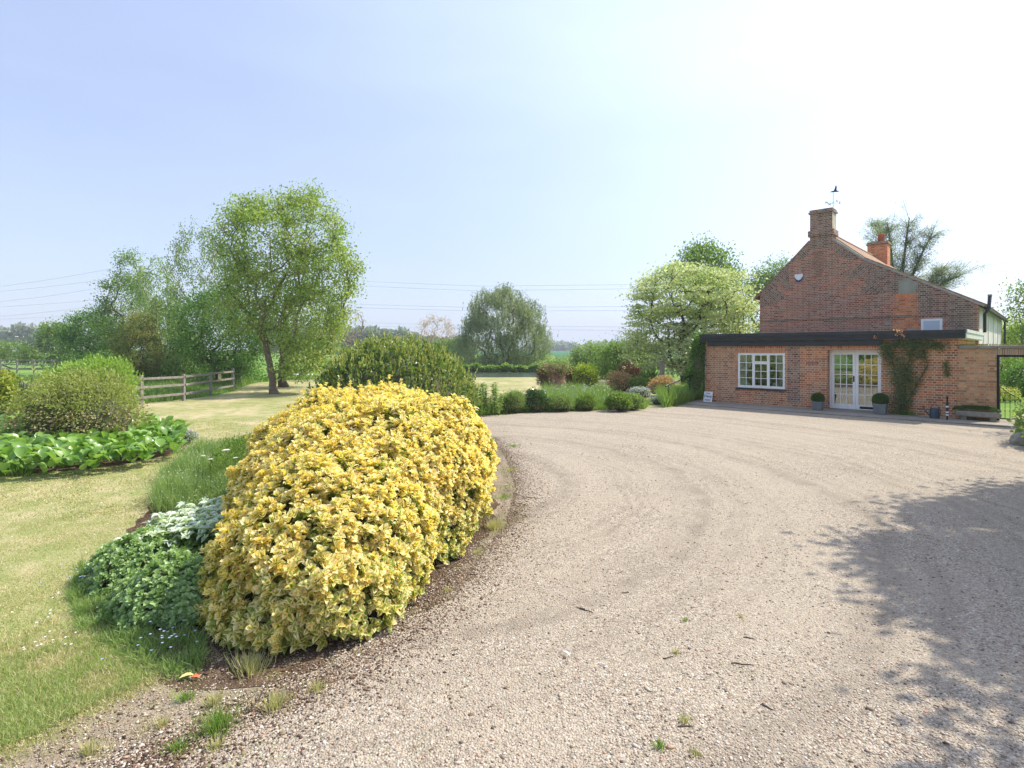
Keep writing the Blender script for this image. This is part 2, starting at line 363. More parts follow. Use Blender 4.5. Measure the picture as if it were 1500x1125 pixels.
# pond and its bank
mw, nt, b = new_mat('pond_water', .22, .5); b.inputs['Base Color'].default_value = (.05, .06, .045, 1); bump(nt, b, noise(nt, coord(nt, scale=(1, .35, 1)), 4, 3), .9, .08)
POND = smooth_poly([(-9, 43.2), (-3.5, 41.6), (2, 42.0), (5.6, 44.6), (6.2, 48.6), (3, 50.6), (-4, 50.8), (-10, 50.2)], 2)
sheet('pond_water', POND, .004, mw)
bm_ = MB(); pts = [(-14, 50.7), (-6, 50.9), (2, 50.8), (6.9, 49.6), (11, 50.4)]
for i in range(len(pts)-1):
    a, c = pts[i], pts[i+1]
    vs = [bm_.bm.verts.new((q[0], q[1]+d, z)) for q in (a, c) for d, z in ((-.1, 0), (.15, .36), (1.2, .42), (5, 0))]
    for k in range(3): bm_.bm.faces.new([vs[k], vs[k+1], vs[k+5], vs[k+4]])
tag(bm_.build('pond_bank', M_MEADOW), kind='structure')

# ------------------------------------------------------------------ brick house
def brick_mat(name, c1, c2, mortar, stain=(.12, .10, .08), stain_amt=.5, hot=None, hot_amt=.5, w=.225, h=.075, shift=(0, 0), grime=.0, lich=None):
    m, nt, b = new_mat(name, .88, .2)
    uv = nt.nodes.new('ShaderNodeUVMap'); mp = nt.nodes.new('ShaderNodeMapping'); nt.links.new(uv.outputs['UV'], mp.inputs['Vector'])
    wob = nd(nt, 'ShaderNodeTexNoise', Scale=9.0, Detail=2.0); nt.links.new(mp.outputs[0], wob.inputs['Vector'])
    wa = nt.nodes.new('ShaderNodeVectorMath'); wa.operation = 'MULTIPLY_ADD'; nt.links.new(wob.outputs['Color'], wa.inputs[0]); wa.inputs[1].default_value = (.012, .012, 0); nt.links.new(mp.outputs[0], wa.inputs[2])
    v = wa.outputs[0]
    br = nd(nt, 'ShaderNodeTexBrick', Scale=1.0); br.offset = .5; br.squash = .5; br.squash_frequency = 2
    br.inputs['Mortar Size'].default_value = .011; br.inputs['Mortar Smooth'].default_value = .3; br.inputs['Bias'].default_value = -.1
    br.inputs['Brick Width'].default_value = w; br.inputs['Row Height'].default_value = h
    br.inputs['Color1'].default_value = (0, 0, 0, 1); br.inputs['Color2'].default_value = (1, 1, 1, 1); br.inputs['Mortar'].default_value = (.5, .5, .5, 1)
    nt.links.new(v, br.inputs['Vector'])
    mid = tuple((a+q)/2 for a, q in zip(c1, c2))
    c = ramp(nt, br.outputs['Color'], [(0, tuple(x*.7 for x in c1)), (.18, c1), (.45, mid), (.7, c2), (.86, tuple(min(.8, x*1.15) for x in c2)), (1, tuple(x*.4 for x in c1))])
    big = noise(nt, v, .9, 6, .65)
    if hot: c = mix(nt, math_(nt, 'MULTIPLY', ramp(nt, big, [(.42, 0.0), (.6, 1.0)]), hot_amt*.75), c, hot, 'MIX')
    c = mix(nt, math_(nt, 'MULTIPLY', ramp(nt, noise(nt, v, .55, 7, .7), [(.48, 0.0), (.68, 1.0)]), stain_amt), c, stain)
    if lich: c = mix(nt, math_(nt, 'MULTIPLY', ramp(nt, noise(nt, v, 1.7, 7, .75), [(.52, 0.0), (.66, 1.0)]), .55), c, lich)
    c = mix(nt, .8, c, ramp(nt, noise(nt, v, 22, 4, .7), [(.25, .62), (.75, 1.3)]), 'MULTIPLY')
    mc = mix(nt, noise(nt, v, 3, 5, .7), tuple(x*.6 for x in mortar), mortar)
    c = mix(nt, br.outputs['Fac'], c, mc)
    nt.links.new(c, b.inputs['Base Color'])
    hh = math_(nt, 'ADD', math_(nt, 'MULTIPLY', br.outputs['Fac'], -1.0), math_(nt, 'MULTIPLY', noise(nt, v, 40, 3), .35)); bump(nt, b, hh, .8, .012)
    return m
B_EXT = brick_mat('brick_orange', (.43, .155, .065), (.58, .26, .125), (.76, .63, .47), (0.306, 0.171, 0.104), .5, (0.676, 0.214, 0.090), .35)
B_GAB = brick_mat('brick_old_red', (0.354, 0.121, 0.077), (0.548, 0.221, 0.136), (0.694, 0.577, 0.458), (0.250, 0.150, 0.104), .75, (0.644, 0.214, 0.110), .5)
B_DARK = brick_mat('brick_weathered', (0.250, 0.121, 0.084), (0.403, 0.206, 0.136), (0.591, 0.517, 0.414), (0.177, 0.121, 0.084), .6)
B_HOT = brick_mat('brick_infill', (0.676, 0.200, 0.090), (0.837, 0.285, 0.129), (0.805, 0.471, 0.284), (0.483, 0.171, 0.090), .4)
B_TAN = brick_mat('brick_tan', (0.532, 0.264, 0.129), (0.676, 0.384, 0.201), (0.676, 0.499, 0.336), (0.387, 0.285, 0.181), .6, (0.612, 0.200, 0.104), .18, lich=(0.434, 0.370, 0.194))
B_SOLD = brick_mat('brick_soldier', (0.548, 0.157, 0.072), (0.741, 0.249, 0.117), (0.805, 0.513, 0.336), w=.075, h=.235, stain_amt=.3)
B_SOLDT = brick_mat('brick_soldier_tan', (0.483, 0.242, 0.155), (0.644, 0.384, 0.220), (0.665, 0.577, 0.458), w=.075, h=.24, stain_amt=.4)
def white_mat():
    m, nt, b = new_mat('white_paint', .45, .4); v = coord(nt)
    c = ramp(nt, noise(nt, v, 5, 6, .7), [(.3, (.80, .80, .79)), (.6, (.90, .90, .90))]); nt.links.new(c, b.inputs['Base Color']); return m
M_WHITE = white_mat()
M_BLACK = plain('black_paint', (.034, .038, .044), .42, .4, .3, 3)
M_FELT = plain('roofing_felt', (.05, .05, .052), .9, .2, .3, 2)
M_IRON = plain('dark_iron', (.025, .025, .028), .5, .4, .3, 8, .4)
M_STONE = plain('weathered_stone', (.30, .28, .23), .9, .2, .3, 9, 0, .6)
M_CONC = plain('patio_concrete', (.30, .265, .215), .9, .2, .25, 1.6, 0, .4)
M_CEM = plain('old_cement', (.36, .34, .27), .9, .2, .22, 2.2, 0, .4)
M_WOOD = plain('weathered_wood', (.25, .225, .19), .85, .2, .35, 9, 0, .5)
M_ZINC = plain('zinc_planter', (.20, .225, .24), .5, .4, .2, 6, .3)
M_TERRA = plain('terracotta', (.42, .13, .07), .8, .2, .2, 8)
M_ROOM = plain('room_interior', (.12, .10, .08), .9, .1, .3, 1)
M_CURT = plain('curtain_cloth', (.62, .60, .54), .9, .1, .1, 12)
def glass_mat():
    m, nt, b = new_mat('window_glass'); nt.nodes.remove(b)
    g = nd(nt, 'ShaderNodeBsdfGlossy', Roughness=.015); t = nt.nodes.new('ShaderNodeBsdfTransparent'); fr = nd(nt, 'ShaderNodeFresnel', IOR=1.5)
    t.inputs['Color'].default_value = (.9, .93, .92, 1); g.inputs['Color'].default_value = (.9, .95, .93, 1)
    ms = nt.nodes.new('ShaderNodeMixShader'); f = math_(nt, 'ADD', math_(nt, 'MULTIPLY', fr.outputs[0], 1.7), .12)
    nt.links.new(f, ms.inputs[0]); nt.links.new(t.outputs[0], ms.inputs[1]); nt.links.new(g.outputs[0], ms.inputs[2]); nt.links.new(ms.outputs[0], nt.nodes['Material Output'].inputs[0])
    return m
M_GLASS = glass_mat()
def tile_mat():
    m, nt, b = new_mat('roof_tiles', .85, .2); v = coord(nt, 'UV', (1, 1, 1))
    br = nd(nt, 'ShaderNodeTexBrick', Scale=1.0); br.inputs['Brick Width'].default_value = .24; br.inputs['Row Height'].default_value = .2; br.inputs['Mortar Size'].default_value = .012
    br.inputs['Color1'].default_value = (.38, .20, .11, 1); br.inputs['Color2'].default_value = (.27, .17, .11, 1); br.inputs['Mortar'].default_value = (.08, .06, .05, 1)
    nt.links.new(v, br.inputs['Vector']); c = mix(nt, ramp(nt, noise(nt, v, 2.2, 6, .7), [(.5, 0.0), (.7, .8)]), br.outputs['Color'], (.30, .28, .16))
    nt.links.new(c, b.inputs['Base Color']); bump(nt, b, br.outputs['Fac'], -.7, .02); return m
M_TILE = tile_mat()
M_REND = plain('white_render', (.64, .60, .54), .9, .2, .18, 1.1, 0, .3)
M_FASW = plain('pale_painted_fascia', (.60, .64, .56), .6, .3, .15, 2)

house = empty('brick_house', (O.x, O.y, 0), ANG, 'old red brick farmhouse with stepped chimney gable and low flat-roofed front extension', 'house')
def wallgrid(x0, x1, z0, z1, holes, y0, y1):
    m = MB(); xs = sorted({x0, x1, *[h[0] for h in holes], *[h[1] for h in holes]}); zs = sorted({z0, z1, *[h[2] for h in holes], *[h[3] for h in holes]})
    def solid(i, k):
        if i < 0 or k < 0 or i >= len(xs)-1 or k >= len(zs)-1: return False
        cx, cz = (xs[i]+xs[i+1])/2, (zs[k]+zs[k+1])/2
        return not any(h[0] < cx < h[1] and h[2] < cz < h[3] for h in holes)
    vd = {}
    def vv(x, y, z):
        if (x, y, z) not in vd: vd[(x, y, z)] = m.bm.verts.new((x, y, z))
        return vd[(x, y, z)]
    for i in range(len(xs)-1):
        for k in range(len(zs)-1):
            if not solid(i, k): continue
            a, b_, c, d = xs[i], xs[i+1], zs[k], zs[k+1]
            m.bm.faces.new([vv(a, y0, c), vv(b_, y0, c), vv(b_, y0, d), vv(a, y0, d)]); m.bm.faces.new([vv(a, y1, c), vv(a, y1, d), vv(b_, y1, d), vv(b_, y1, c)])
            if not solid(i-1, k): m.bm.faces.new([vv(a, y0, c), vv(a, y0, d), vv(a, y1, d), vv(a, y1, c)])
            if not solid(i+1, k): m.bm.faces.new([vv(b_, y0, c), vv(b_, y1, c), vv(b_, y1, d), vv(b_, y0, d)])
            if not solid(i, k-1): m.bm.faces.new([vv(a, y0, c), vv(a, y1, c), vv(b_, y1, c), vv(b_, y0, c)])
            if not solid(i, k+1): m.bm.faces.new([vv(a, y0, d), vv(b_, y0, d), vv(b_, y1, d), vv(a, y1, d)])
    return m
WG = 5.5                                        # the gable stands this far behind the front
WX0, WX1, WZ0, WZ1 = 1.24, 2.91, .67, 1.95      # window opening
DX0, DX1, DZ1, DY = 4.27, 5.82, 2.06, .32       # door recess
TE = 7.74                                       # end of the front wall
wallgrid(0, TE, 0, 2.42, [(WX0, WX1, WZ0, WZ1), (DX0, DX1, -1, DZ1)], 0, DY).build('front_wall', B_EXT, house)
MB().box(0, .25, DY, WG, 0, 2.42).build('side_wall', B_EXT, house)
MB().box(TE-.25, TE, DY, WG, 0, 2.42).build('side_wall', B_EXT, house)
m = MB(); m.box(.26, TE-.26, WG-.8, WG-.7, .07, 2.4); m.box(.26, TE-.26, DY+.7, WG-.8, .05, .07); m.build('room', M_ROOM, house)
# brick soldier courses over the openings, 3 mm proud
MB().box(WX0-.02, WX1+.02, -.004, .05, WZ1, 2.195).build('soldier_course', B_SOLD, house)
MB().box(DX0, DX1, -.004, .05, DZ1, 2.195).build('soldier_course', B_SOLD, house)
# darker repaired strips of the front
m = MB(); m.box(3.0, 3.42, -.003, .03, .2, 2.19); m.build('brick_patch', B_DARK, house)
# flat roof, its edge boards and gutter
MB().slab([(-.12, -.16), (7.92, -.16), (7.92, WG), (-.12, WG)], 2.60, 2.66).build('flat_roof', M_FELT, house)
MB().box(-.14, 7.93, -.20, -.155, 2.40, 2.635).build('fascia', M_BLACK, house)
MB().box(-.16, 7.95, -.245, -.203, 2.56, 2.665).box(-.16, 7.95, -.224, -.205, 2.47, 2.485).build('gutter', M_BLACK, house)
MB().box(.1, 5.86, -.10, -.006, 2.195, 2.40).build('lintel_board', M_BLACK, house)
MB().box(-.1, 7.9, -.153, .0, 2.42, 2.45).build('soffit', M_BLACK, house)
m = MB(); m.box(7.935, 7.965, -.18, WG-.02, 2.42, 2.665); m.box(7.967, 7.985, -.2, WG-.02, 2.58, 2.675); m.build('side_fascia', M_FASW, house)
MB().box(7.745, 7.93, -.15, WG-.02, 2.40, 2.425).build('side_soffit', M_FASW, house)
MB().tube([(-.06, -.12, 2.45), (-.06, -.05, 2.3), (-.06, -.05, .06)], .035).build('downpipe', M_BLACK, house)
# window
def frame_bars(m, x0, x1, z0, z1, cols, rows, y, fw=.045, bw=.02, d=.05):
    m.box(x0, x0+fw, y, y+d, z0, z1); m.box(x1-fw, x1, y, y+d, z0, z1); m.box(x0+fw, x1-fw, y, y+d, z0, z0+fw); m.box(x0+fw, x1-fw, y, y+d, z1-fw, z1)
    for i in range(1, cols): x = x0+fw+(x1-x0-2*fw)*i/cols; m.box(x-bw/2, x+bw/2, y+.012, y+d-.012, z0+fw, z1-fw)
    for i in range(1, rows): z = z0+fw+(z1-z0-2*fw)*i/rows; m.box(x0+fw, x1-fw, y+.010, y+d-.014, z-bw/2, z+bw/2)
win = MB().box(WX0-.02, WX0+.035, .02, .1, WZ0-.01, WZ1).box(WX1-.035, WX1+.02, .02, .1, WZ0-.01, WZ1).box(WX0+.035, WX1-.035, .02, .1, WZ1-.04, WZ1).box(WX0+.035, WX1-.035, .02, .1, WZ0-.01, WZ0+.04).build('window', M_WHITE, house)
lw = (WX1-WX0-.07)/3
for i in range(3):
    a = WX0+.035+i*lw; m = MB()
    if i == 1:
        frame_bars(m, a, a+lw, WZ0+.04, WZ1-.36, 2, 3, .015, .05); win.parent = house; m.build('casement', M_WHITE, win)
        m = MB(); frame_bars(m, a, a+lw, WZ1-.355, WZ1-.04, 2, 1, .012, .05); m.build('top_light', M_WHITE, win)
    else: frame_bars(m, a, a+lw, WZ0+.04, WZ1-.04, 2, 4, .02, .04); m.build('casement', M_WHITE, win)
MB().box(WX0+.03, WX1-.03, .046, .05, WZ0+.03, WZ1-.03).build('pane', M_GLASS, win)
MB().box(WX0-.06, WX1+.06, -.06, .06, WZ0-.075, WZ0-.012).build('sill', M_BLACK, win, bevel=.006)
def curtain(x0, x1, z0, z1, tie, side):
    m = MB(); n = 26; rows = 8; g = []
    for r in range(rows+1):
        f = r/rows; z = z0+(z1-z0)*f; squeeze = 1-.55*math.exp(-((f-tie)/.25)**2); row = []
        for i in range(n+1):
            s_ = i/n; x = (x0+(x1-x0)*s_*squeeze) if side > 0 else (x1-(x1-x0)*(1-s_)*squeeze)
            row.append(m.bm.verts.new((x, .15+.022*math.sin(s_*30), z)))
        g.append(row)
    for r in range(rows):
        for i in range(n): m.bm.faces.new([g[r][i], g[r][i+1], g[r+1][i+1], g[r+1][i]])
    return m
curtain(WX0+.03, WX0+.5, WZ0+.02, WZ1-.03, .35, 1).build('curtain', M_CURT, win, smooth=True)
curtain(WX1-.42, WX1-.03, WZ0+.02, WZ1-.03, .4, -1).build('curtain', M_CURT, win, smooth=True)
MB().lathe([(.0, .0), (.07, .0), (.09, .09), (.05, .17), (.0, .18)], (WX1-.4, .23, WZ0+.03)).build('vase', M_CURT, win, smooth=True)
# french doors
door = MB().box(DX0+.002, DX0+.06, DY-.06, DY-.004, .06, DZ1-.002).box(DX1-.06, DX1-.002, DY-.06, DY-.004, .06, DZ1-.002).box(DX0+.06, DX1-.06, DY-.06, DY-.004, DZ1-.06, DZ1-.002).build('french_door', M_WHITE, house)
dw = (DX1-DX0-.12)/2
for i in range(2):
    a = DX0+.06+i*dw; m = MB(); fw = .085; y = DY-.052; z0, z1 = .09, DZ1-.065
    m.box(a+.003, a+fw, y, y+.04, z0, z1); m.box(a+dw-fw, a+dw-.003, y, y+.04, z0, z1); m.box(a+fw, a+dw-fw, y, y+.04, z0, z0+.16); m.box(a+fw, a+dw-fw, y, y+.04, z1-.09, z1)
    for k in (1, 2): x = a+fw+(dw-2*fw)*k/3; m.box(x-.011, x+.011, y+.008, y+.03, z0+.16, z1-.09)
    for k in range(1, 5): z = z0+.16+(z1-z0-.25)*k/5; m.box(a+fw, a+dw-fw, y+.006, y+.032, z-.011, z+.011)
    leafd = m.build('door_leaf', M_WHITE, door)
    MB().box(a+fw-.01, a+dw-fw+.01, y+.018, y+.022, z0+.15, z1-.08).build('pane', M_GLASS, leafd)
    if i == 0: MB().box(a+dw-.07, a+dw-.03, y-.012, y, 1.0, 1.2).tube([(a+dw-.05, y-.01, 1.12), (a+dw-.05, y-.05, 1.12), (a+dw-.15, y-.055, 1.11)], .009).build('handle', M_IRON, leafd)
    else: MB().box(a+.12, a+dw-.2, y-.006, y, z0+.03, z0+.11).build('letter_box', M_IRON, leafd)
MB().box(DX0, DX1, DY-.1, DY-.002, .0, .088).build('threshold', M_STONE, door)
MB().box(DX0+.2, DX1-.2, DY+.45, DY+.5, .09, .5).build('low_cabinet', M_WOOD, house)
# main gable and its long house behind
GX0, GX1 = .06, 7.83; EL, ER = 4.58, 3.72
WE = Wd(1467, GX1)
prof = [(GX0, 0), (GX1, 0), (GX1, ER), (4.12, 5.80), (3.06, 6.72), (2.16, 6.78), (GX0, EL)]
MB().prism(prof, WG, WG+.34).build('gable_wall', B_GAB, house)
MB().box(GX0, GX0+.3, WG+.34, WE, 0, EL-.02).build('side_wall', B_GAB, house)
MB().box(GX1-.3, GX1-.004, WG+.34, WE, 0, ER-.02).build('side_wall', M_REND, house)
MB().prism([(GX0, 0), (GX1, 0), (GX1, ER-.02), (4.12, 5.72), (2.6, 7.08), (GX0, EL-.02)], WE, WE+.3).build('rear_gable_wall', B_GAB, house)
for k, f in enumerate((.12, .3, .52, .74)):
    w0 = WG+.34+(WE-WG)*f; MB().box(GX1-.003, GX1+.02, w0, w0+.06, 2.3, ER-.1).build('batten', M_REND, house)
def roof(a, b_, w0, w1, th, name, mat_, ov=0):
    (x0, z0), (x1, z1) = a, b_; L = math.hypot(x1-x0, z1-z0); nx, nz = -(z1-z0)/L, (x1-x0)/L
    if nz < 0: nx, nz = -nx, -nz
    return MB().prism([(x0, z0), (x1, z1), (x1+nx*th, z1+nz*th), (x0+nx*th, z0+nz*th)], w0, w1).build(name, mat_, house)
roof((GX0-.22, EL-.20), (2.6, 7.12), WG+.02, WE+.35, .09, 'roof_slope', M_TILE)
roof((2.6, 7.14), (4.12, 5.83), WG+.3, WE+.35, .09, 'roof_slope', M_TILE)
roof((4.10, 5.83), (GX1+.18, ER-.06), WG+.3, WE+.35, .09, 'roof_slope', M_TILE)
M_VERG = plain('verge_mortar', (.42, .39, .33), .9, .2, .25, 5)
roof((3.06, 6.70), (4.12, 5.79), WG-.03, WG+.3, .085, 'verge', M_VERG)
roof((4.12, 5.78), (GX1+.14, ER-.08), WG-.03, WG+.3, .07, 'verge', M_VERG)
roof((GX0-.02, EL-.04), (2.16, 6.76), WG-.02, WG+.02, .05, 'verge', B_DARK)
MB().tube([(GX1+.2, WG+.1, ER-.14), (GX1+.2, WE+.3, ER-.14)], .055).build('eaves_gutter', M_IRON, house)
MB().tube([(GX1+.13, WE+.1, ER-.16), (GX1+.13, WE+.1, .1)], .045).build('downpipe', M_BLACK, house)
MB().tube([(2.6, WG+.5, 7.22), (2.6, WE+.3, 7.22)], .09).build('ridge_tiles', M_TILE, house)
# string course, weathered bands and old repairs on the gable
MB().box(GX0, GX1-.05, WG-.035, WG-.002, 3.36, 3.42).build('string_course', B_DARK, house)
m = MB(); 
def tri(pts, name, mat_, y, rot=0.0):
    """a repair toothed brick by brick into the old wall"""
    rg = random.Random(int(pts[0][0]*100)); z0 = math.ceil(min(p[1] for p in pts)/.075)*.075; z1 = max(p[1] for p in pts); L_, R_ = [], []; z = z0
    while z+.075 <= z1:
        zc = z+.0375; xs = sorted(a[0]+(b_[0]-a[0])*(zc-a[1])/(b_[1]-a[1]) for a, b_ in zip(pts, pts[1:]+pts[:1]) if (a[1] > zc) != (b_[1] > zc))
        if len(xs) >= 2 and xs[-1]-xs[0] > .2:
            l_, r_ = xs[0], xs[-1]; l_ = round(l_/.1125)*.1125+rg.choice((0, 0, .1125)); r_ = min(round(r_/.1125)*.1125-rg.choice((0, 0, .1125)), xs[-1])
            L_ += [(l_, z), (l_, z+.075)]; R_ += [(r_, z), (r_, z+.075)]
        z += .075
    pts = R_+L_[::-1]
    return MB().prism(pts, WG-y, WG-.001).build(name, mat_, house, uvrot=rot)
tri([(4.06, 5.78), (7.76, 3.72), (7.76, 2.6), (7.1, 2.6), (6.6, 3.34), (6.06, 3.44), (5.8, 4.25), (4.7, 4.35), (4.2, 4.9)], 'weathered_brickwork', B_DARK, .006)
tri([(5.35, 4.28), (6.03, 4.28), (6.05, 2.68), (5.15, 2.68), (5.2, 3.6)], 'brick_infill', B_HOT, .008)
tri([(5.42, 4.25), (6.0, 4.2), (6.05, 4.74), (5.5, 4.95), (5.36, 4.6)], 'cement_patch', M_CEM, .012)
tri([(4.9, 2.68), (5.16, 2.68), (5.18, 3.2), (5.0, 3.4)], 'cement_patch', M_CEM, .008)
tri([(5.55, 2.68), (6.02, 2.68), (6.0, 2.95), (5.75, 2.86), (5.6, 2.98)], 'cement_patch', M_CEM, .012)
B_WARM = brick_mat('brick_warm', (.37, .14, .085), (.47, .21, .135), (.55, .42, .32), (.24, .13, .09), .7)
tri([(2.3, 6.3), (2.85, 6.35), (2.7, 5.5), (2.55, 4.9), (2.25, 5.2), (2.2, 5.8)], 'brick_infill', B_WARM, .004)
for pts in ([(.12, 4.6), (.12, 4.0), (1.15, 4.35), (.62, 5.12)], [(.68, 5.2), (1.35, 4.7), (1.3, 5.8)], [(1.4, 5.95), (2.1, 6.1), (2.1, 6.66)], [(3.1, 6.62), (3.15, 6.0), (4.05, 5.8)], [(3.3, 5.2), (4.1, 5.0), (4.75, 5.35), (4.2, 5.7)], [(4.0, 4.3), (4.95, 4.35), (4.55, 4.95)]):
    cx = sum(p[0] for p in pts)/len(pts); MB().prism(pts, WG-.010, WG-.002).build('brick_tumbling', B_DARK, house, uvrot=math.radians(45 if cx < 2.6 else -42))
MB().box(6.12, 6.78, WG-.05, WG-.002, 2.66, 3.25).build('upper_window', M_WHITE, house)
MB().box(6.2, 6.7, WG-.056, WG-.048, 2.7, 3.17).build('blind', plain('pale_blind', (.55, .60, .66), .6, .3, .06, 2), house)
# chimneys
def chimney(x0, x1, y0, y1, z0, z1, mat_, pots=0):
    c = MB().box(x0, x1, y0, y1, z0, z1).build('chimney', mat_, house)
    m = MB(); m.box(x0-.06, x1+.06, y0-.05, y1+.06, z1-.10, z1-.02); m.box(x0-.02, x1+.02, y0-.02, y1+.02, z1-.02, z1+.07, 0); m.build('cap', B_DARK, c, bevel=.01)
    return c
c1 = chimney(2.18, 3.04, WG-.004, WG+.62, 6.4, 8.02, B_DARK)
MB().box(2.10, 3.12, WG-.06, WG+.7, 6.93, 7.20).build('plinth', B_DARK, c1, bevel=.03)
MB().box(3.041, 3.05, WG+.0, WG+.60, 7.22, 7.92).build('painted_lit_flank', plain('sunlit_flank_tone', (.50, .43, .33), .9, .2, .2, 4), c1)  # pale plate: sunlight on the chimney's flank put into its colour
w2 = Wd(1272, 2.35); zt = H+156/F*(O.y+2.6*U.y+w2*V.y)
c2 = chimney(2.3, 3.25, w2, w2+.75, 6.0, zt-.05, B_HOT)
m = MB(); m.lathe([(.0, 0), (.17, 0), (.16, .3), (.18, .34), (.19, .42), (.15, .45), (.13, .44)], (2.9, w2+.35, zt+.02), 14); m.build('chimney_pot', M_TERRA, c2, smooth=True)
MB().tube([(7.83+.16, WG+.3, 2.70), (7.83+.16, WG+.3, 3.38), (7.83+.27, WG+.32, 3.56), (7.83+.30, WG+.34, 4.02)], [.05, .05, .055, .06], 10).build('flue_pipe', M_BLACK, house, smooth=True)
MB().tube([(7.83+.30, WG+.34, 4.02), (7.83+.302, WG+.34, 4.09)], .068, 10).build('flue_cowl', M_ZINC, house)

# patio and garden wall with its gateway
sheetp = MB().slab([HW(-1.15, -1.30)[:2], HW(.0, -1.36)[:2], HW(4, -1.3)[:2], HW(8, -1.24)[:2], HW(13, -1.12)[:2], HW(13, .4)[:2], HW(-1.05, .5)[:2]], -.01, .055)
tag(sheetp.build('patio', M_CONC, None, bevel=.01), kind='structure')
sheet('path', [HW(8.72, .3)[:2], HW(9.7, .3)[:2], HW(10.6, 3)[:2], HW(13, 7)[:2], HW(11, 8)[:2], HW(9.2, 4)[:2]], .016, M_GRAVEL)
gw = empty('garden_wall', HW(TE, 0), ANG, 'tan brick garden wall with mossy coping and a gateway beside the extension', 'garden wall')
A, B_ = 8.62-TE, 9.72-TE
wallgrid(.0, 6.5, 0, 2.10, [(A, B_, -1, 1.93)], -.012, .24).build('wall', B_TAN, gw)
MB().box(A-.02, B_+.02, -.016, .1, 1.93, 2.098).build('soldier_course', B_SOLDT, gw)
m = MB(); rg = random.Random(4); x = .02
while x < 6.4:
    w_ = rg.uniform(.42, .6); m.box(x, x+w_-.012, -.07-rg.random()*.012, .29, 2.10, 2.20+rg.uniform(-.01, .012)); x += w_
m.build('coping', M_STONE, gw, bevel=.02)
rng = np.random.default_rng(5)
def moss(cx, w_, n, parent, z=2.2, y=.05, dy=.12):
    P = np.stack([cx+rng.normal(0, w_, n), y+rng.normal(0, dy/2, n), z+np.abs(rng.normal(0, .012, n))], 1)
    return leaves(P, rdir(rng, n)*[1, 1, .3]+[0, 0, .5], rdir(rng, n), .03, .022, 'diamond', rng=rng)
M_MOSS = leaf_mat('moss', [(.12, .13, .03), (.22, .2, .05), (.3, .26, .1)], .2, .8)
leaf_obj('moss', [moss(.35, .16, 900, gw), moss(1.55, .13, 700, gw), moss(1.0, .3, 250, gw)], M_MOSS, gw)
m = MB(); m.box(A+.003, A+.06, .02, .2, .03, 1.928); m.box(A+.06, B_-.06, .02, .2, 1.87, 1.928); m.box(B_-.06, B_-.003, .02, .2, .03, 1.928); m.build('reveal_shade_frame', M_IRON, gw)  # dark frame; the shade of the wall's reveal is put into its colour
gate = empty('iron_gate', HW(TE+A+.07, .1), ANG, 'black wrought iron gate of thin knobbed bars in the garden wall opening', 'gate')
gwid = B_-A-.14; m = MB(); m2 = MB()
for i in range(10):
    x = gwid*i/9; f = i/9; top = 1.02-.34*math.sin(math.pi*min(1, f*1.0))*(.9)
    m.tube([(x, 0, .1), (x, 0, top)], .007, 6)
    for z in (.34, .62):
        if z < top-.05: m2.lathe([(0, -.02), (.016, -.008), (.016, .008), (.0, .02)], (x, 0, z), 8)
m.build('bars', M_IRON, gate); m2.build('knobs', M_IRON, gate, smooth=True)
MB().box(0, gwid, -.01, .01, .1, .13).tube([(gwid*i/18, 0, 1.02-.306*math.sin(math.pi*i/18)) for i in range(19)], .01, 6).build('rails', M_IRON, gate)

# ------------------------------------------------------------------ small things on and by the house
def bx_text(txt, size, mat_, parent, loc, rot, name='lettering', depth=.001):
    cu = bpy.data.curves.new(name, 'FONT'); cu.body = txt; cu.size = size; cu.align_x = 'CENTER'; cu.align_y = 'CENTER'; cu.extrude = depth; cu.offset = size*.012
    t = bpy.data.objects.new(name, cu); COL.objects.link(t); bpy.context.view_layer.update()
    me = bpy.data.meshes.new_from_object(t); bpy.data.objects.remove(t); me.materials.clear(); me.materials.append(mat_)
    o = bpy.data.objects.new(name, me); COL.objects.link(o); o.parent = parent; o.location = loc; o.rotation_euler = rot; return o
al = empty('alarm_box', HW(Lc(1170.5, 406, WG)[0], WG-.004, 5.2), ANG, 'white shield-shaped burglar alarm box high on the brick gable', 'alarm box')
MB().prism([(-.17, .17), (.17, .17), (.16, .02), (.08, -.10), (0, -.13), (-.08, -.10), (-.16, .02)], -.07, 0).build('housing', M_WHITE, al, bevel=.012)
MB().prism([(-.165, .01), (-.16, .05), (-.09, -.06), (0, -.10), (.09, -.06), (.16, .05), (.165, .01), (.085, -.115), (0, -.145), (-.085, -.115)], -.075, -.001).build('blue_edge', plain('blue_plastic', (.02, .03, .22), .4), al)
pl = empty('house_name_plaque', HW(3.8, -.004, 1.61), ANG, 'small reddish house name plaque between the window and doors', 'sign')
MB().box(-.19, .19, -.015, 0, -.04, .04).build('plate', plain('plaque_red', (.26, .07, .05), .5), pl, bevel=.004)
bx_text('Summer House', .05, M_CURT, pl, (0, -.0165, 0), (math.radians(90), 0, 0))
p = HW(.14, -.16, .055)
sg = empty('warning_sign', p, ANG+.04, 'white board lettered in black leaning on the extension wall', 'sign'); 
bd = MB().box(-.17, .17, -.008, .008, 0, .40).build('board', M_WHITE, sg); bd.rotation_euler.x = -math.radians(14)
for tt, s_, z in (('Danger', .06, .33), ('Deep', .14, .22), ('water', .10, .08)): bx_text(tt, s_, M_BLACK, bd, (0, -.0095, z), (math.radians(90), 0, 0))

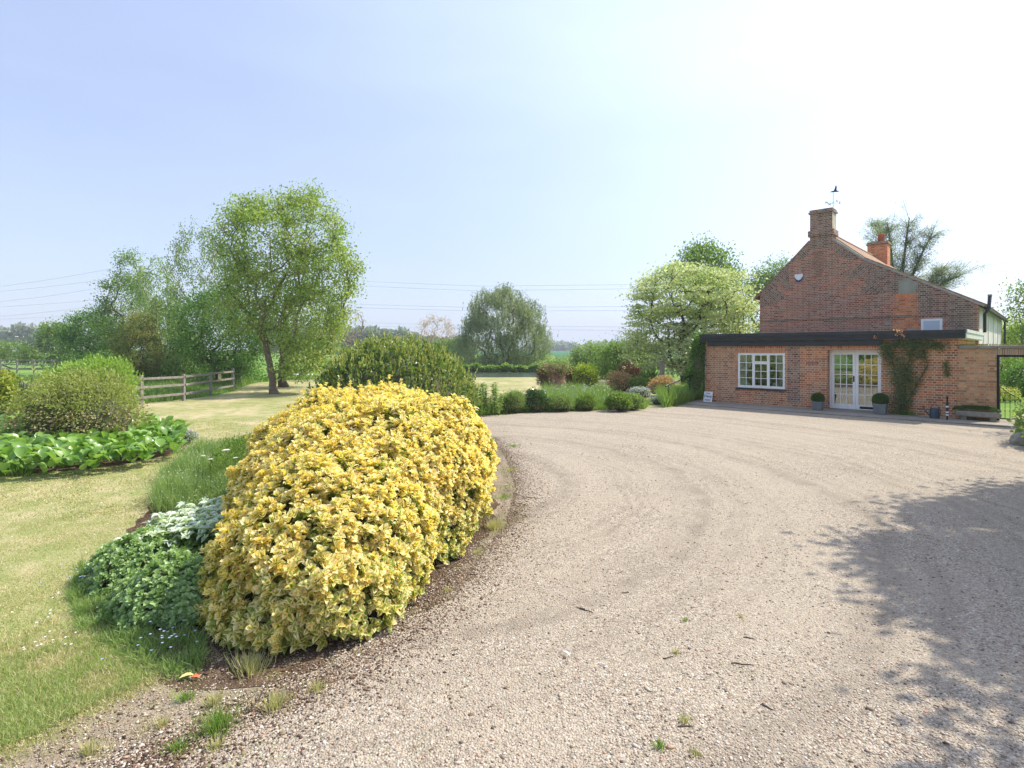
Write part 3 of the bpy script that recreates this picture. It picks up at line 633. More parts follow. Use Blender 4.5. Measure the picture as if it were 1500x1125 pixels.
M_BOX = leaf_mat('box_leaves', [(.045, .10, .015), (.09, .17, .03), (.15, .25, .04)], .3, .45)
M_CORE = plain('twiggy_heart', (.10, .105, .05), .95, .1, .5, 25)
def ball_leaves(c, r, n, L, rng, lift=.2, kind='diamond', squash=1.0, jit=.06):
    d = rdir(rng, n); d[:, 2] = np.where(d[:, 2] < -.5, -d[:, 2], d[:, 2]); P = np.array(c)+d*r*(1+rng.normal(0, jit, n))[:, None]*np.array([1, 1, squash])
    return leaves(P, d+rdir(rng, n)*.8+[0, 0, lift], rdir(rng, n)+d, L*rng.uniform(.7, 1.2, n), L*.55, kind, rng=rng)
def planter(px, py, lab, s=1.0, rough=0):
    t, _ = Lc(px, py); x, y = G(px, py, .055); e = empty('potted_shrub', (x, y, .055), ANG+.03*rough, lab, 'potted plant', 'zinc planters of clipped box either side of the doors')
    MB().box(-.19*s, .19*s, -.19*s, .19*s, 0, .33*s, .045).build('pot', M_ZINC, e, bevel=.008)
    r = .205*s; MB().ico((0, 0, .44*s), (r*.86, r*.86, r*.8), 2, .05).build('branches', M_CORE, e)
    leaf_obj('foliage', [ball_leaves((0, 0, .44*s), r, 5200, .026, rng, squash=.92)], M_BOX, e)
planter(1198, 600.5, 'clipped round box ball in a grey zinc planter beyond the doors, under the plaque', .88)
planter(1289.5, 606.5, 'clipped round box ball in a dark zinc planter before the letter box door leaf', 1.0, 1)
x, y = G(1369, 612.5, .055); wc = empty('watering_can', (x, y, .055), ANG, 'dark blue grey metal watering can on the patio by the brick wall', 'watering can')
M_CAN = plain('blue_grey_metal', (.045, .07, .10), .45, .5, .2, 5, .3)
MB().lathe([(0, 0), (.125, 0), (.125, .01), (.118, .26), (.10, .29), (.07, .295)], (0, 0, 0), 20).build('body', M_CAN, wc, smooth=True)
MB().tube([(-.11, 0, .06), (-.21, 0, .19), (-.27, 0, .31)], [.022, .016, .013]).lathe([(.013, .31), (.045, .34), (.045, .345), (0, .345)], (-.27, 0, 0), 10).build('spout', M_CAN, wc)
MB().tube([(-.08, 0, .28), (-.06, 0, .37), (.03, 0, .40), (.11, 0, .33), (.155, 0, .2), (.12, 0, .08)], .011).build('handle', M_CAN, wc)
x, y = G(1387.5, 615, .055); pp = empty('banded_post', (x, y, .055), ANG, 'short upright post of stacked dark and white bands against the wall', 'post')
m = MB().tube([(0, 0, 0), (0, 0, .60)], .02, 8).build('shaft', M_IRON, pp)
for z in (.12, .2, .36): MB().tube([(0, 0, z), (0, 0, z+.045)], .034, 8).build('white_band', M_WHITE, pp)
for z in (.165, .26, .42): MB().tube([(0, 0, z), (0, 0, z+.08)], .032, 8).build('dark_band', M_BLACK, pp)
MB().lathe([(.02, .6), (.034, .64), (.015, .68), (0, .69)], (0, 0, 0), 10).build('cap', M_IRON, pp)
tr = empty('stone_trough', HW(Lc(1428, 613)[0]+.1, -.24, .055), ANG, 'low mossy stone trough planted with green mat against the tan wall', 'trough')
m = MB(); m.box(-.5, .5, -.17, .17, .09, .26, -.0); m.build('trough', M_STONE, tr, bevel=.035)
MB().box(-.38, -.26, -.12, .12, 0, .092).box(.26, .38, -.12, .12, 0, .092).build('foot', M_STONE, tr)
n = 5000; a = rng.uniform(-1, 1, n); q = rng.uniform(-1, 1, n)
P = np.stack([a*.53-.05, q*.17, .26+.13*np.sqrt(np.clip(1-a*a, 0, 1))*np.clip(1-q*q*.6, 0, 1)+rng.normal(0, .012, n)], 1)
leaf_obj('foliage', leaves(P, rdir(rng, n)*.7+[0, 0, .7], rdir(rng, n), .03, .016, rng=rng), M_BOX, tr)
# weather vane on the chimney
vz = 8.09; vane = empty('weather_vane', HW(2.98, WG+.4, vz), 0, 'black iron weather vane with a bird figure on the gable chimney', 'weather vane'); vane.scale = (.86,)*3
MB().tube([(0, 0, 0), (0, 0, .86)], .011, 6).build('rod', M_IRON, vane)
MB().tube([(-.28, 0, .30), (.28, 0, .30)], .007, 5).tube([(0, -.28, .34), (0, .28, .34)], .007, 5).build('compass_arms', M_IRON, vane)
for x, y, ch in ((-.33, 0, 'W'), (.33, 0, 'E'), (0, -.33, 'S'), (0, .33, 'N')): bx_text(ch, .15, M_IRON, vane, (x, y, .32), (math.radians(90), 0, 0), 'compass_letter', .006)
MB().prism([(-.16, .84), (.30, .87), (.22, .92), (.16, .95), (.18, 1.08), (.15, 1.20), (.11, 1.16), (.09, 1.05), (.03, .93), (-.1, .89)], -.008, .008).build('bird_figure', M_IRON, vane)
# handrail at the end of the patio
hr = empty('handrail', (*G(979, 596), 0), 0, 'dark metal handrail on two thin posts at the end of the patio', 'handrail')
p0 = Vector((*G(979.5, 596), 0)); p1 = Vector((*G(1011, 590), .0)); q1 = p1-p0
MB().tube([(0, 0, 0), (0, 0, .78)], .014, 6).build('post', M_IRON, hr); MB().tube([tuple(q1), (q1.x, q1.y, 1.0)], .014, 6).build('post', M_IRON, hr)
MB().tube([(-.12, -.1, .75), (0, 0, .80), (q1.x, q1.y, 1.03), (q1.x*1.25, q1.y*1.25, 1.09)], .026, 6).build('rail', M_IRON, hr)
x, y = G(970, 581); Yp = 27.5; wp = empty('wooden_post', (X(970, Yp), Yp, 0), .3, 'square weathered wooden post standing among the border shrubs', 'post')
MB().box(-.09, .09, -.09, .09, 0, Zh(530, Yp)).build('post', M_WOOD, wp, bevel=.01); MB().box(-.105, .105, -.105, .105, Zh(530, Yp), Zh(530, Yp)+.05).build('cap', M_WOOD, wp)

# ------------------------------------------------------------------ trees and shrubs
M_BARK = plain('grey_brown_bark', (.20, .155, .11), .95, .15, .35, 7, 0, .7)
M_BARKD = plain('dark_bark', (.10, .075, .05), .95, .15, .35, 7, 0, .7)
M_BARKP = plain('pale_birch_bark', (.45, .42, .36), .9, .15, .35, 7, 0, .5)
M_MAPLE = leaf_mat('maple_leaves', [(.14, .23, .05), (.24, .35, .08), (.36, .46, .13), (.48, .46, .18)], 0.48)
M_BIRCH = leaf_mat('birch_leaves', [(.12, .19, .06), (.19, .28, .09), (.28, .37, .13)], 0.45)
M_SOFT = leaf_mat('soft_green_leaves', [(.16, .26, .08), (.26, .37, .12), (.38, .48, .19)], 0.45)
M_DEEP = leaf_mat('deep_green_leaves', [(.06, .14, .025), (.11, .23, .04), (.19, .34, .065)], 0.4)
M_MID = leaf_mat('mid_green_leaves', [(.10, .19, .035), (.18, .29, .06), (.30, .40, .10)], 0.45)
M_WILL = leaf_mat('willow_leaves', [(.19, .25, .13), (.29, .35, .20), (.41, .46, .29)], 0.42)
M_VARI = leaf_mat('variegated_leaves', [(.30, .43, .13), (.47, .57, .23), (.68, .73, .42), (.86, .87, .64)], .45, tint=(1.0, 1.02, .72))
M_LIME = leaf_mat('lime_leaves', [(0.221, 0.345, 0.041), (0.373, 0.469, 0.069), (0.524, 0.580, 0.124)], .45)
M_CEDAR = leaf_mat('cedar_needles', [(.20, .26, .17), (.28, .34, .23), (.38, .43, .31)], .4)
M_RED = leaf_mat('dark_red_leaves', [(0.069, 0.034, 0.028), (0.152, 0.055, 0.041), (0.304, 0.103, 0.069)], .3)
M_GOLD = leaf_mat('golden_brown_leaves', [(.17, .23, .05), (.28, .31, .08), (.36, .28, .13)], .35)
M_BLOSS = leaf_mat('white_blossom', [(0.690, 0.690, 0.575), (0.800, 0.800, 0.782)], .3)
M_TAN = leaf_mat('tan_twigs_and_leaves', [(0.276, 0.172, 0.103), (0.414, 0.287, 0.184), (0.529, 0.414, 0.287)], .25)
M_PINK = leaf_mat('pinkish_leaves', [(0.276, 0.235, 0.083), (0.524, 0.331, 0.179), (0.690, 0.469, 0.304)], .4)
M_VIOL = leaf_mat('lilac_flowers', [(0.460, 0.460, 0.713), (0.690, 0.690, 0.800)], .3)
M_GRASS = leaf_mat('grass_blades', [(.25, .32, .09), (.44, .44, .18), (.60, .54, .32), (.70, .60, .42)], 0.35, .6)
M_LUSH = leaf_mat('lush_blades', [(.12, .22, .035), (.22, .35, .07), (.34, .46, .13)], 0.4, .55)

M_PER = leaf_mat('perennial_leaves', [(.14, .24, .06), (.24, .36, .10), (.36, .46, .18)], .4)
def sample_lobes(rng, lobes, K, shell=.45, gap=.0):
    vol = np.array([l[1][0]*l[1][1]*l[1][2] for l in lobes])**.75; k = rng.choice(len(lobes), K*3, p=vol/vol.sum())
    C = np.array([l[0] for l in lobes])[k]; R = np.array([l[1] for l in lobes])[k]; d = rdir(rng, K*3); r = (shell+(1-shell)*rng.random(K*3))**.6
    P = C+d*R*r[:, None]; inside = np.zeros(len(P), int)
    for c, rr in lobes: inside += ((((P-np.array(c))/np.array(rr))**2).sum(1) < .45)
    P = P[inside == 0] if (inside == 0).sum() >= K else P
    return P[:K]
def skeleton(rng, base, top, pts, r0, lean=None, nodes=7):
    N = [np.array(base, float)]; par = [-1]; b, t = np.array(base, float), np.array(top, float)
    for i in range(1, nodes+1):
        f = i/nodes; N.append(b+(t-b)*f+rng.normal(0, .04*np.linalg.norm(t-b)*.4, 3)*[1, 1, 0]*(1 if i < nodes else .5)); par.append(i-1)
    hr = t; order = np.argsort(np.linalg.norm(pts-hr, axis=1)); cost = [0.0]*len(N)
    for i in range(1, len(N)): cost[i] = np.linalg.norm(N[i]-N[0])
    tips = []
    for k in order:
        p = pts[k]; A = np.array(N); d = np.linalg.norm(A-p, axis=1)+.22*np.array(cost); d[0] += 1e3
        d += np.where(A[:, 2] > p[2]+.1, (A[:, 2]-p[2])*.8, 0)
        if len(N) > 3: d[1] += 2; 
        j = int(np.argmin(d)); a = N[j]; seg = np.linalg.norm(p-a); mid = (a+p)/2+np.array([0, 0, -.08*seg])+rng.normal(0, .07*seg, 3)
        N.append(mid); par.append(j); cost.append(cost[j]+seg*.5); N.append(p); par.append(len(N)-2); cost.append(cost[j]+seg); tips.append(len(N)-1)
    n = len(N); w = np.zeros(n); w[tips] = 1
    for i in range(n-1, 0, -1): w[par[i]] += w[i]
    rt = r0/(max(w[1], 1)**.5); rad = np.maximum(rt*np.sqrt(np.maximum(w, 1)), .016)
    segs = [(N[par[i]], N[i], (rad[par[i]] if par[i] == i-1 or rad[par[i]] < rad[i]*1.6 else rad[i]*1.15), rad[i]*(.55 if w[i] <= 1 else 1)) for i in range(1, n)]
    segs[0] = (segs[0][0], segs[0][1], segs[0][2]*1.5, segs[0][3])
    return segs, np.array(N)
def clump(rng, C, n, sig, L, style, wr=.6):
    """leaf-sized faces round each twig end"""
    k = len(C); P = np.repeat(C, n, 0); m = len(P); sizes = np.repeat(rng.uniform(.6, 1.3, k), n)[:, None]
    if style == 'weep':
        P = P+rng.normal(0, sig*.45, (m, 3))*sizes+np.stack([np.zeros(m), np.zeros(m), -np.abs(rng.exponential(sig*1.5, m))], 1); D = rdir(rng, m)*.6+[0, 0, -1]
    elif style == 'streak':
        s_ = np.repeat(rng.normal(0, sig*.9, (k*max(1, n//10), 3)), 10, 0)[:m]; s_ = np.vstack([s_, np.zeros((m-len(s_), 3))])
        P = P+s_*[1, 1, .6]+np.stack([rng.normal(0, sig*.12, m), rng.normal(0, sig*.12, m), -rng.uniform(0, sig*2.2, m)], 1); D = rdir(rng, m)*.5+[0, 0, -1]
    elif style == 'plate':
        P = P+rng.normal(0, sig, (m, 3))*[1.25, 1.25, .28]*sizes; D = rdir(rng, m)*[1, 1, .45]
    else:
        P = P+rng.normal(0, sig, (m, 3))*[1, 1, .75]*sizes; D = rdir(rng, m)+[0, 0, -.15]
    N_ = rdir(rng, m)*.8+[0, 0, .8 if style != 'weep' else .1]
    rnd = np.clip(np.repeat(rng.random(k), n)*.55+rng.random(m)*.45+(.0), 0, 1)
    return leaves(P, D, N_, L*rng.uniform(.7, 1.25, m), L*wr, 'diamond', rnd, rng)
def tree(name, label, cat, base, lobes, K, n, L, m, bark=None, r0=.16, sig=.35, style='round', fork=None, seed=0, group=None, shell=.45, wr=.6, extra=None, wood=True, z0=0):
    """lobes: centre and radii relative to the base; a skeleton of limbs reaches every leaf clump"""
    rng = np.random.default_rng(seed+77); e = empty(name, (base[0], base[1], z0), 0, label, cat, group); lobes = [(np.array(c, float), np.array(r, float)) for c, r in lobes]
    P = sample_lobes(rng, lobes, K, shell); P = P[P[:, 2] > .15]
    top = fork if fork is not None else (lobes[0][0]*[1, 1, .62])
    segs, N = skeleton(rng, (0, 0, -.05), top, P, r0)
    if wood: v, q = tubes_np(segs, 6); np_mesh('trunk', v, q, bark or M_BARK, e, smooth=True)
    parts = [clump(rng, P, n, sig, L, style, wr)]
    if extra is None: leaf_obj('crown', parts, m, e)
    else:
        leaf_obj('crown', parts, m, e); C2 = P[rng.random(len(P)) < extra[1]]
        leaf_obj('blossom' if len(extra) < 5 else extra[4], [clump(rng, C2, extra[2], sig*1.1, extra[3], style)], extra[0], e)
    return e
def lobe(px0, px1, py0, py1, Y, base, dy=0, ry=None):
    """an ellipsoid that spans these sight lines at distance Y, relative to the base point"""
    x0, x1, z1, z0 = X(px0, Y), X(px1, Y), Zh(py0, Y), Zh(py1, Y); rx = (x1-x0)/2
    return ((x0+rx-base[0], Y-base[1]+dy, (z0+z1)/2), (rx, ry or rx, (z1-z0)/2))
M_ = M_MAPLE
# big maple by the fence
b_ = G(402, 577); Yt = b_[1]
tree('maple_tree', 'tall broad maple with olive leaves and open limbs on the lawn', 'tree', b_,
     [lobe(318, 470, 290, 420, Yt, b_), lobe(370, 500, 272, 400, Yt, b_, .6), lobe(430, 522, 340, 490, Yt, b_), lobe(322, 420, 380, 500, Yt, b_, -.5), lobe(400, 500, 410, 540, Yt, b_, .3), lobe(415, 475, 490, 558, Yt, b_, -.6), lobe(335, 400, 330, 470, Yt, b_, .8), lobe(340, 385, 276, 330, Yt, b_), lobe(480, 526, 370, 430, Yt, b_)],
     680, 60, .125, M_MAPLE, M_BARK, .165, .27, 'round', fork=(-.5, .2, 2.3), seed=1, shell=.3)
b_ = G(416, 567)
tree('maple_tree', 'smaller tree with a dark trunk just behind the big maple on the lawn', 'tree', b_, [lobe(385, 500, 400, 530, b_[1], b_), lobe(430, 480, 470, 545, b_[1], b_)], 160, 40, .15, M_MID, M_BARKD, .2, .4, fork=(.1, 0, 3.2), seed=2)
b_ = (X(292, 37), 37)
tree('birch_tree', 'tall airy birch with drooping dark green sprays against the maple', 'tree', b_, [lobe(248, 335, 318, 470, 37, b_), lobe(290, 350, 340, 520, 37, b_), lobe(252, 310, 430, 530, 37, b_)], 260, 44, .12, M_BIRCH, M_BARKP, .13, .34, 'weep', fork=(.3, 0, 5.4), seed=3, shell=.2)
b_ = (X(232, 40), 40)
tree('birch_tree', 'soft pale green birch with hanging foliage in the middle of the fence row', 'tree', b_, [lobe(200, 262, 372, 480, 40, b_), lobe(215, 275, 430, 530, 40, b_)], 230, 46, .13, M_SOFT, M_BARKP, .12, .34, 'weep', fork=(-.2, 0, 5), seed=4, shell=.2)
b_ = (X(180, 43), 43)
tree('poplar_tree', 'spiky topped green poplar at the outer end of the fence row', 'tree', b_, [lobe(150, 215, 395, 520, 43, b_), lobe(172, 205, 366, 450, 43, b_), lobe(143, 190, 440, 520, 43, b_)], 260, 44, .15, M_MID, M_BARK, .14, .34, seed=5, fork=(0, 0, 4.5), shell=.2)
b_ = (X(130, 46), 46)
tree('field_maple', 'dense rounded deep green tree low behind the lime shrub', 'tree', b_, [lobe(100, 160, 455, 527, 46, b_), lobe(130, 190, 470, 530, 46, b_)], 190, 60, .17, M_DEEP, M_BARKD, .14, .42, seed=6, shell=.35)
b_ = (X(318, 33), 33)
tree('hazel_tree', 'dense dark green hazel filling the gap beneath the birches', 'tree', b_, [lobe(262, 370, 420, 550, 33, b_), lobe(300, 385, 460, 555, 33, b_)], 230, 62, .14, M_DEEP, M_BARKD, .12, .36, seed=7, shell=.35)
b_ = (X(237, 35), 35)
tree('willow_tree', 'slim leaning willow with pale drooping leaves behind the rail fence', 'tree', b_, [lobe(205, 262, 425, 530, 35, b_), lobe(235, 290, 470, 540, 35, b_)], 170, 44, .13, M_SOFT, M_BARK, .11, .32, 'weep', fork=(-.5, 0, 2.2), seed=8)
b_ = (X(212, 34), 34)
e = tree('leaning_bush', 'golden brown clipped bush leaning over the far rail fence', 'bush', b_, [lobe(170, 212, 475, 545, 34, b_), lobe(185, 226, 455, 515, 34, b_), lobe(190, 236, 480, 548, 34, b_), lobe(176, 205, 500, 550, 34, b_, -.3)], 210, 90, .08, M_GOLD, M_BARKD, .07, .2, seed=9, shell=.6)
b_ = (X(84, 62), 62)
tree('field_tree', 'lone bright green bushy tree at the end of the hawthorn hedge', 'tree', b_, [lobe(62, 104, 476, 532, 62, b_), lobe(70, 98, 472, 500, 62, b_)], 130, 60, .22, M_MID, M_BARKD, .14, .45, seed=10)
b_ = (X(20, 60), 60)
tree('hawthorn_hedge', 'thick hawthorn hedge flecked with white may blossom', 'hedge', b_, [lobe(-60, 10, 500, 532, 60, b_), lobe(-10, 45, 499, 532, 60, b_), lobe(30, 72, 502, 532, 60, b_), lobe(-130, -40, 498, 532, 60, b_)], 300, 60, .18, M_MID, M_BARKD, .06, .36, seed=11, shell=.5, extra=(M_BLOSS, .3, 22, .16))
b_ = (X(735, 58), 58)
tree('willow_tree', 'broad rounded silvery willow standing beyond the pond', 'tree', b_, [lobe(690, 780, 418, 520, 58, b_), lobe(672, 735, 450, 540, 58, b_), lobe(735, 800, 450, 535, 58, b_), lobe(700, 770, 470, 544, 58, b_), lobe(664, 700, 480, 528, 58, b_), lobe(760, 806, 470, 520, 58, b_), lobe(720, 765, 412, 470, 58, b_), lobe(690, 730, 422, 470, 58, b_), lobe(760, 795, 436, 490, 58, b_)], 640, 90, .2, M_WILL, M_BARK, .3, .38, 'streak', fork=(0, 0, 2), seed=12, shell=.35, wr=.3)
b_ = (X(513, 62), 62)
tree('bare_tree', 'thin almost bare tree beside the maple crown', 'tree', b_, [lobe(494, 536, 445, 505, 62, b_)], 120, 3, .16, M_PINK, M_BARK, .12, .3, fork=(0, 0, 3), seed=13, shell=.1)
b_ = (X(638, 88), 88)
tree('bare_tree', 'small twiggy half-bare tree on the meadow beyond the laurel', 'tree', b_, [lobe(612, 668, 461, 512, 88, b_), lobe(625, 668, 475, 520, 88, b_)], 190, 12, .2, M_PINK, M_BARK, .14, .4, fork=(0, 0, 3), seed=14, shell=.2)
b_ = (X(655, 84), 84)
tree('field_bush', 'low green bush at the foot of the twiggy meadow tree', 'bush', b_, [lobe(628, 664, 497, 527, 84, b_), lobe(655, 685, 495, 524, 84, b_)], 90, 60, .26, M_MID, M_BARKD, .1, .5, seed=15)
b_ = (X(862, 47), 47)
tree('field_bush', 'pale green rounded bush beyond the lime ball shrub', 'bush', b_, [lobe(838, 878, 504, 550, 47, b_), lobe(858, 892, 506, 552, 47, b_)], 120, 60, .16, M_SOFT, M_BARKD, .1, .38, seed=16)
b_ = (X(915, 40), 40)
tree('hazel_bush', 'large mid green bush under the pale tree crown', 'bush', b_, [lobe(872, 925, 505, 556, 40, b_), lobe(895, 955, 500, 552, 40, b_)], 170, 56, .15, M_MID, M_BARKD, .1, .36, seed=17)
b_ = (X(1004, 30.5), 30.5)
tree('variegated_maple', 'wide maple with creamy white variegated leaves beside the house', 'tree', b_,
     [lobe(935, 1060, 385, 470, 30.5, b_), lobe(1010, 1104, 395, 490, 30.5, b_), lobe(918, 1000, 450, 530, 30.5, b_), lobe(990, 1106, 450, 530, 30.5, b_), lobe(950, 1040, 480, 545, 30.5, b_), lobe(925, 985, 405, 480, 30.5, b_), lobe(1005, 1060, 505, 566, 30.5, b_, -1), lobe(915, 975, 490, 545, 30.5, b_, .5), lobe(955, 1010, 500, 548, 30.5, b_, -1.5), lobe(1040, 1110, 470, 560, 30.5, b_, 1)],
     600, 62, .15, M_VARI, M_BARKD, .22, .30, 'plate', fork=(-.3, 0, 2.2), seed=18, shell=.25)
b_ = (X(1030, 37), 37)
tree('sycamore_tree', 'fresh green sycamore rising behind the creamy variegated maple', 'tree', b_, [lobe(985, 1075, 360, 450, 37, b_), lobe(1000, 1060, 357, 400, 37, b_), lobe(1030, 1085, 385, 480, 37, b_)], 210, 50, .18, M_MID, M_BARK, .2, .42, seed=19, fork=(0, 0, 5))
b_ = (X(1130, 47), 47)
tree('oak_tree', 'green tree showing behind the eaves of the brick gable', 'tree', b_, [lobe(1095, 1150, 388, 500, 47, b_), lobe(1120, 1175, 375, 480, 47, b_)], 180, 48, .19, M_MID, M_BARK, .2, .45, seed=20, fork=(0, 0, 5))
# cedar behind the house: a leaning spread of level sprays
b_ = (X(1318, 50), 50)
rngc = np.random.default_rng(31); e = empty('cedar_tree', (*b_, 0), 0, 'dark open cedar with level feathery branches behind the chimney pot', 'tree'); segs = []; CP = []
ZT = Zh(325, 50); ZB = Zh(425, 50)
def zr(px): return X(px, 50)-b_[0]
for (tx, ty, t0x, n_) in ((1290, 326, 1312, 9), (1322, 322, 1318, 12), (1352, 345, 1322, 13), (1385, 395, 1328, 12), (1262, 352, 1308, 8), (1395, 405, 1330, 7), (1272, 335, 1310, 6)):
    a = np.array([zr(t0x), rngc.normal(0, .5), Zh(430, 50)*.72]); t = np.array([zr(tx), rngc.normal(0, 1.2), Zh(ty, 50)])
    L_ = [a+(t-a)*f+np.array([0, 0, 1.0*math.sin(f*math.pi)*.5]) for f in np.linspace(0, 1, 8)]
    for i in range(7): segs.append((L_[i], L_[i+1], .16*(1-i/8)+.02, .16*(1-(i+1)/8)+.02))
    for j in range(n_*5):
        f = rngc.uniform(.15, 1); i = min(6, int(f*7)); p = L_[i]+(L_[i+1]-L_[i])*(f*7-i); d = rdir(rngc, 1)[0]*[1, 1, .3]; d += unit(t-a)*rngc.uniform(.3, 1.1)
        ln = rngc.uniform(.8, 2.1)*(1.1-.4*f); q_ = p+d*ln+[0, 0, .12*ln]; segs.append((p, q_, .022, .008))
        for s_ in np.linspace(.25, 1.1, 6): CP.append(p+(q_-p)*s_+[0, 0, -.45*s_*s_*ln*.5])
segs.append((np.array([0, 0, 0.]), np.array([zr(1318), 0, Zh(430, 50)*.75]), .42, .3))
v, q = tubes_np(segs, 6); np_mesh('trunk', v, q, M_BARKD, e, smooth=True)
CP = np.array(CP); n = 24; P = np.repeat(CP, n, 0)+rngc.normal(0, 1, (len(CP)*n, 3))*[.24, .24, .13]
leaf_obj('crown', leaves(P, rdir(rngc, len(P))*[1, 1, .3]+[0, 0, -.2], rdir(rngc, len(P))*.4+[0, 0, 1], .15, .05, rng=rngc), M_CEDAR, e)
# trees beyond the garden wall
b_ = (X(1490, 40), 40)
tree('lime_tree', 'yellow green tree beyond the garden wall coping', 'tree', b_, [lobe(1462, 1540, 462, 560, 40, b_), lobe(1440, 1500, 480, 580, 40, b_)], 180, 50, .17, M_LIME, M_BARK, .18, .4, seed=22)
b_ = (X(1555, 31), 31)
tree('holly_tree', 'darker green tree beyond the wall nearer the edge', 'tree', b_, [lobe(1488, 1620, 440, 560, 31, b_), lobe(1492, 1580, 400, 500, 31, b_)], 200, 50, .15, M_MID, M_BARK, .18, .4, seed=23)
b_ = (X(1478, 27), 27)
tree('garden_shrub', 'tall bright shrub framed by the gateway', 'shrub', b_, [lobe(1462, 1500, 515, 570, 27, b_), lobe(1440, 1480, 540, 590, 27, b_)], 90, 50, .11, M_MID, M_BARKD, .05, .25, seed=24)
b_ = (X(1494, 23.5), 23.5)
tree('garden_shrub', 'dark green shrub seen through the gateway above the gate bars', 'shrub', b_, [lobe(1480, 1530, 530, 582, 23.5, b_)], 70, 60, .09, M_DEEP, M_BARKD, .04, .2, seed=25)
b_ = (X(1470, 22.5), 22.5)
tree('flower_clump', 'low clump of pink and white flowers behind the iron gate', 'flowers', b_, [((0, 0, .25), (.55, .5, .3))], 40, 36, .06, M_LIME, M_BARKD, .02, .1, seed=26, extra=(leaf_mat('pink_petals', [(.6, .15, .17), (.75, .4, .4), (.8, .7, .7)], .3), .8, 9, .05, 'petals'))

# woods and far hedges that read as one mass
def mass(name, label, cat, px0, px1, f_top, f_bot, Y, n, L, m, seed, dep=12, kind='stuff'):
    rng = np.random.default_rng(seed); px = rng.uniform(px0, px1, n); u = rng.random(n)**.7; Ys = Y+rng.uniform(0, dep, n)
    tp = np.array([f_top(p) for p in px])+3.0*np.sin(px*.21+seed)*np.sin(px*.083)+rng.normal(0, .7, n); bt = np.full(n, f_bot)
    z = np.maximum(Zh(bt+(tp-bt)*u, Y), .1); P = np.stack([X(px, Y)*Ys/Y, Ys, z], 1)
    cl = .5+.5*np.sin(px*.35+u*3+seed)*np.sin(px*.13); rnd = np.clip(.6*cl+.4*rng.random(n), 0, 1)
    v, q, u_, a = leaves(P, rdir(rng, n), rdir(rng, n), L*rng.uniform(.6, 1.3, n), L*.8, rnd=rnd, rng=rng)
    o = np_mesh(name, v, q, m, None, u_, a); tag(o, label, cat, kind=kind); return o
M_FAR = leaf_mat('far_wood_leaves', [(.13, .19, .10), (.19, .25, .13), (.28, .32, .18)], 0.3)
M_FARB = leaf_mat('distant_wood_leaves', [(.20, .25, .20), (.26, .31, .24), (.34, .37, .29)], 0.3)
ip = lambda xs, ys: (lambda p: float(np.interp(p, xs, ys)))
mass('far_woods', 'long wooded ridge behind the laurel and the twiggy tree', 'woods', 380, 700, ip([380, 520, 545, 600, 612, 640, 700], [474, 481, 482, 487, 492, 498, 502]), 514, 260, 26000, 2.1, M_FAR, 41, 40)
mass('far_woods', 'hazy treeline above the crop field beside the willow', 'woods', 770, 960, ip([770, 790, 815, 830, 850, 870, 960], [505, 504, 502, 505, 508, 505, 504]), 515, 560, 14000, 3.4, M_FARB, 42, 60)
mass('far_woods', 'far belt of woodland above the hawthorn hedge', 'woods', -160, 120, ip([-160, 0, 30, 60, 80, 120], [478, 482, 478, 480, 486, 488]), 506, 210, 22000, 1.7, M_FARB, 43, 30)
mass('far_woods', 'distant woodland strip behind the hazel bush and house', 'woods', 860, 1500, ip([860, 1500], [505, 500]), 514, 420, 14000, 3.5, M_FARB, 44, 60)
mass('far_hedge', 'low far hedge crossing the meadow below the wooded ridge', 'hedge', 440, 700, ip([440, 700], [510, 513]), 518, 190, 9000, .9, M_DEEP, 45, 6)
mass('field_margin', 'rough green field margin between pond bank and crops', 'rough grass', 600, 1000, ip([600, 1000], [525, 527]), 538, 66, 16000, .35, M_SOFT, 46, 16)
mass('bank_grass', 'long grass hanging over the far edge of the pond', 'grass', 655, 830, ip([655, 830], [536.5, 537]), 547, 50.6, 15000, .22, M_LUSH, 47, .8)
